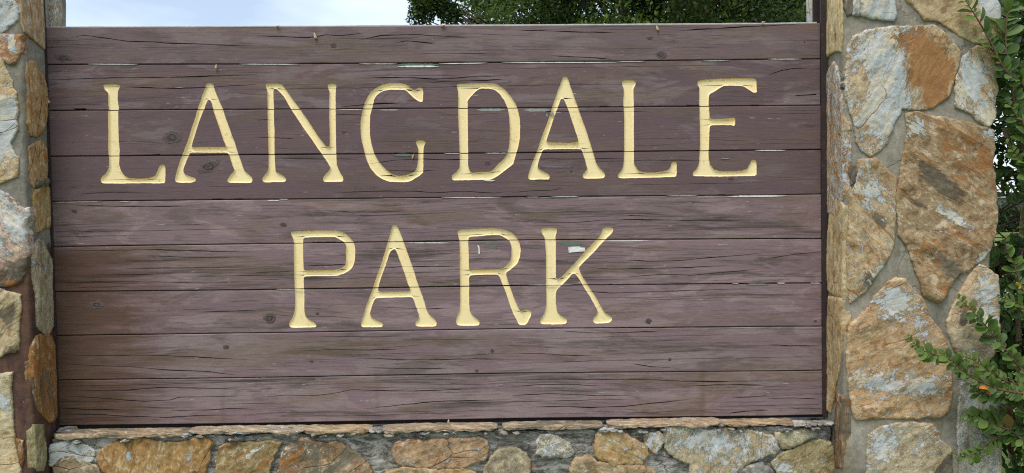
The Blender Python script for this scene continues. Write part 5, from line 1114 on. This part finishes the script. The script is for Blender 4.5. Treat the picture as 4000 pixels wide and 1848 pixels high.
branch([Vector((2.42, 0.02, 1.2)), Vector((2.27, -0.12, 1.9)), *F_(-0.19, (3925,275), (3880,185), (3830,95), (3790,30), (3765,-10))], 0.006, 0.0012, 0.052, 0.026, True, 0.25, upto=0.5, dens=0.85)
branch([Vector((2.50, 0.0, 0.7)), *F_(-0.21, (4020,1470), (3981,1432), (3928,1367), (3887,1320), (3840,1261), (3793,1209), (3746,1165))], 0.006, 0.001, 0.050, 0.021, True, 0.7, upto=0.62)
branch([Vector((2.5, 0.0, 0.6)), *F_(-0.26, (4040,1560), (3960,1532), (3911,1522), (3829,1490), (3764,1450), (3705,1400), (3647,1385), (3594,1362), (3547,1318)) ], 0.007, 0.001, 0.042, 0.0145, True, 0.6, upto=0.82)
branch([Vector((2.45, 0.0, 0.6)), *F_(-0.23, (4020,1530), (3930,1490), (3850,1440), (3790,1400), (3740,1390))], 0.005, 0.001, 0.040, 0.016, True, 0.2, upto=0.8)
branch([Vector((2.45, 0.0, 0.6)), *F_(-0.24, (4030,1640), (3960,1560), (3890,1540), (3830,1540), (3790,1500))], 0.005, 0.001, 0.044, 0.016, True, 0.0, upto=0.8)
branch([Vector((2.45, -0.05, 0.5)), *F_(-0.22, (4040,1760), (3960,1690), (3890,1660), (3830,1635), (3765,1620))], 0.006, 0.001, 0.056, 0.017, True, 0.1, upto=0.85)
branch([Vector((2.45, -0.05, 0.5)), *F_(-0.20, (4040,1700), (3950,1640), (3880,1615), (3840,1620))], 0.005, 0.001, 0.050, 0.018, True, 0.0, upto=0.8)
branch([Vector((2.45, -0.05, 0.4)), *F_(-0.21, (4040,1700), (3960,1700), (3880,1720), (3820,1765), (3780,1785), (3725,1772))], 0.005, 0.001, 0.044, 0.022, True, 0.1, upto=0.85)
branch([Vector((2.4, -0.05, 0.9)), *F_(-0.17, (4010,560), (3985,480), (3950,420), (3925,390))], 0.005, 0.001, 0.055, 0.025, True, 0.0, upto=0.7)
branch([Vector((2.4, -0.05, 0.9)), *F_(-0.17, (4030,720), (3990,640), (3960,590), (3935,560))], 0.005, 0.001, 0.05, 0.025, True, 0.0, upto=0.7)
branch([Vector((2.4, -0.05, 0.9)), *F_(-0.16, (4020,1180), (3985,1110), (3960,1030), (3935,985), (3925,925))], 0.005, 0.001, 0.045, 0.022, True, 0.5, upto=0.8)
branch([Vector((2.4, -0.05, 0.9)), *F_(-0.17, (4030,1240), (3985,1190), (3940,1170), (3900,1160))], 0.005, 0.001, 0.05, 0.02, True, 0.0, upto=0.8)
branch([Vector((2.4, -0.02, 1.2)), *F_(-0.16, (3945,300), (3928,180), (3935,60), (3960,-20))], 0.006, 0.002, 0.062, 0.028, True, 0.0, upto=0.8)
front_leaves.sort(key=lambda a_: (in_view(a_[0].translation), -a_[0].to_scale().x/(a_[0].translation-CAM).length))
for Mx, me in front_leaves[:295]: put_leaf_object(Mx, me)
restL = [Mx for Mx, me in front_leaves[295:]]
print('leaf objects', nleafobj, len(restL))
# main stems and the dense inner mass
stems = []
for (x, y, r_, z1) in [(2.45, 0.18, 0.018, 2.5), (2.62, 0.05, 0.020, 2.6), (2.75, 0.30, 0.022, 2.7), (2.9, 0.15, 0.020, 2.5), (3.05, 0.32, 0.018, 2.3), (2.5, 0.4, 0.016, 2.4)]:
    P = [Vector((2.72+(x-2.72)*0.4, 0.22+(y-0.22)*0.4, -0.05)), Vector((x, y, 0.7)), Vector((x+rl.uniform(-.1, .1), y+rl.uniform(-.1, .1), 1.5)), Vector((x+rl.uniform(-.2, .2), y+rl.uniform(-.15, .15), z1))]
    S_ = spline(P, 6); v, f = tube(S_, [r_*(1-0.75*i/(len(S_)-1)) for i in range(len(S_))], 8); kid('stem', mesh('stem', v, f, (stemp,), True), sh); stems.append(S_)
S_ = spline([atY(3925, 500, 0.25), atY(3955, 590, 0.22), atY(3995, 670, 0.2), atY(4060, 800, 0.2), Vector((2.70, 0.2, 0.7))], 6); v, f = tube(S_[::-1], [0.014]*len(S_), 8); kid('stem', mesh('stem', v, f, (stemp,), True), sh)
for q in range(540):
    S_ = rl.choice(stems); a_ = rl.randrange(4, len(S_)-1); p = S_[a_]; z = p.z
    tgt = Vector((rl.uniform(2.13, 3.2), rl.uniform(-0.16, 0.62), z+rl.uniform(-0.35, 0.45)))
    tgt.z = max(0.15, min(2.75, tgt.z))
    if 1.38 < tgt.z < 1.58 and tgt.x < 2.9 and rl.random() < 0.93: continue
    m_ = p.lerp(tgt, 0.5)+Vector((0, 0, rl.uniform(-.02, .1)))
    branch([p, m_, tgt], 0.004, 0.001, 0.052, 0.030, False, dens=0.92, facing=0.3, upto=0.8)
N = len(bulkM); k = len(LV); A = np.concatenate([LV, np.ones((k, 1))], 1); VV = np.concatenate([(A @ np.array(Mx).T)[:, :3] for Mx, _ in bulkM]); FF = np.concatenate([np.array(LF)+i*k for i in range(N)])
VR = np.concatenate([(A @ np.array(Mx).T)[:, :3] for Mx in restL]); FR = np.concatenate([np.array(LF)+i*k for i in range(len(restL))])
kid('sprigs', np_mesh('sprigs', VR, FR, (leafA,), True), sh, kind='stuff')
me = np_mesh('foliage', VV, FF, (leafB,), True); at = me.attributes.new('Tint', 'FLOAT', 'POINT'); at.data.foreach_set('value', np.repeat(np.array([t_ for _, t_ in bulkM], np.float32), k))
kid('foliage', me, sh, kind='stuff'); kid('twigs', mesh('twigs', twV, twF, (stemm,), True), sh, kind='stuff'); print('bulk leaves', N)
# a withered orange leaf and a yellow one caught in the shrub
def curled(name, c, m, s_, rot, label):
    n = 9; V = []; F = []
    for i in range(n):
        t_ = i/(n-1); th = math.pi*0.9*t_; w_ = 0.30*math.sin(math.pi*min(1, t_*0.9+0.08))
        x, z = math.cos(th)*0.5, math.sin(th)*0.42
        for yy, dz_ in ((-w_, 0.05), (0, -0.03), (w_, 0.05)): V.append((x*(1+dz_), yy, z*(1+dz_)))
    for i in range(n-1):
        for q in range(2): F.append((i*3+q, i*3+q+1, i*3+q+4, i*3+q+3))
    me = mesh(name, V, F, (m,), True); o = link(name, me); o.scale = (s_,)*3; o.location = c; o.rotation_euler = rot; o['label'] = label; o['category'] = 'leaf'
    md = o.modifiers.new('thick', 'SOLIDIFY'); md.thickness = 0.02
curled('withered_leaf', atY(3838, 1530, -0.29), leafO, 0.045, (0.5, 0.4, 0.2), 'curled orange withered leaf caught on the long branch across the right pillar')
curled('yellow_leaf', atY(3972, 1117, -0.20), leafYe, 0.026, (0.2, 0.9, 0.2), 'small bright yellow leaf among the green shrub leaves')

# ------------------------------------------------------------------ little snails on the sign
snm = (lambda t: t.fin(t.mix(t.mr(t.math('SINE', t.math('MULTIPLY', t.sep(t.obj())[2], 900.0)), -1, 1), (0.42, 0.25, 0.15), (0.62, 0.46, 0.33)), 0.5, None))(NT('tan_snail_shell'))
def snail(px, py, L_, wd, tilt, label, Y=-0.006):
    n, m = 30, 8; V = []; F = []
    for i in range(n+1):
        t_ = i/n; r_ = wd*(0.12+0.88*math.sin(math.pi*0.5*min(1, t_*1.15)))*(0.9+0.1*abs(math.sin(t_*5*math.pi))); z = L_*(0.5-t_)
        if t_ > 0.87: r_ *= math.sqrt(max(0.0, 1-((t_-0.87)/0.135)**2))
        for k_ in range(m):
            a_ = 2*math.pi*k_/m; V.append((r_*math.cos(a_), r_*math.sin(a_), z))
    for i in range(n):
        for k_ in range(m): F.append((i*m+k_, i*m+(k_+1) % m, (i+1)*m+(k_+1) % m, (i+1)*m+k_))
    F += [tuple(range(m)), tuple(range(n*m, n*m+m))[::-1]]
    me = mesh('snail', V, F, (snm,), True); fixn(me); o = link('snail', me); c = atY(px, py, Y); o.location = c; o.rotation_euler = (0.1, math.radians(tilt), 0)
    o['label'] = label; o['category'] = 'snail'; o['group'] = 'small tan snails clinging to the sign'
snail(1230, 139, 0.026, 0.0062, -14, 'tan snail on the top plank, above the letter N'); snail(2567, 109, 0.020, 0.0055, -20, 'tan snail at the upper edge of the top plank, right of centre')
snail(844, 260, 0.018, 0.0052, 8, 'tan snail on the second plank, above the first letter A'); snail(188, 395, 0.018, 0.006, -20, 'pale snail by the steel channel at the left end of the second plank')
snail(1085, 102, 0.016, 0.004, 80, 'small snail lying on the top edge of the sign, above the letter N'); snail(1732, 99, 0.022, 0.005, 75, 'brown snail lying on the top edge at the left end of the oak')
snail(1752, 1644, 0.014, 0.004, 10, 'tiny pale snail on the capstones under the letter A of PARK', -0.04); snail(2983, 87, 0.014, 0.004, 80, 'small snail lying on the top edge near the right end of the sign')
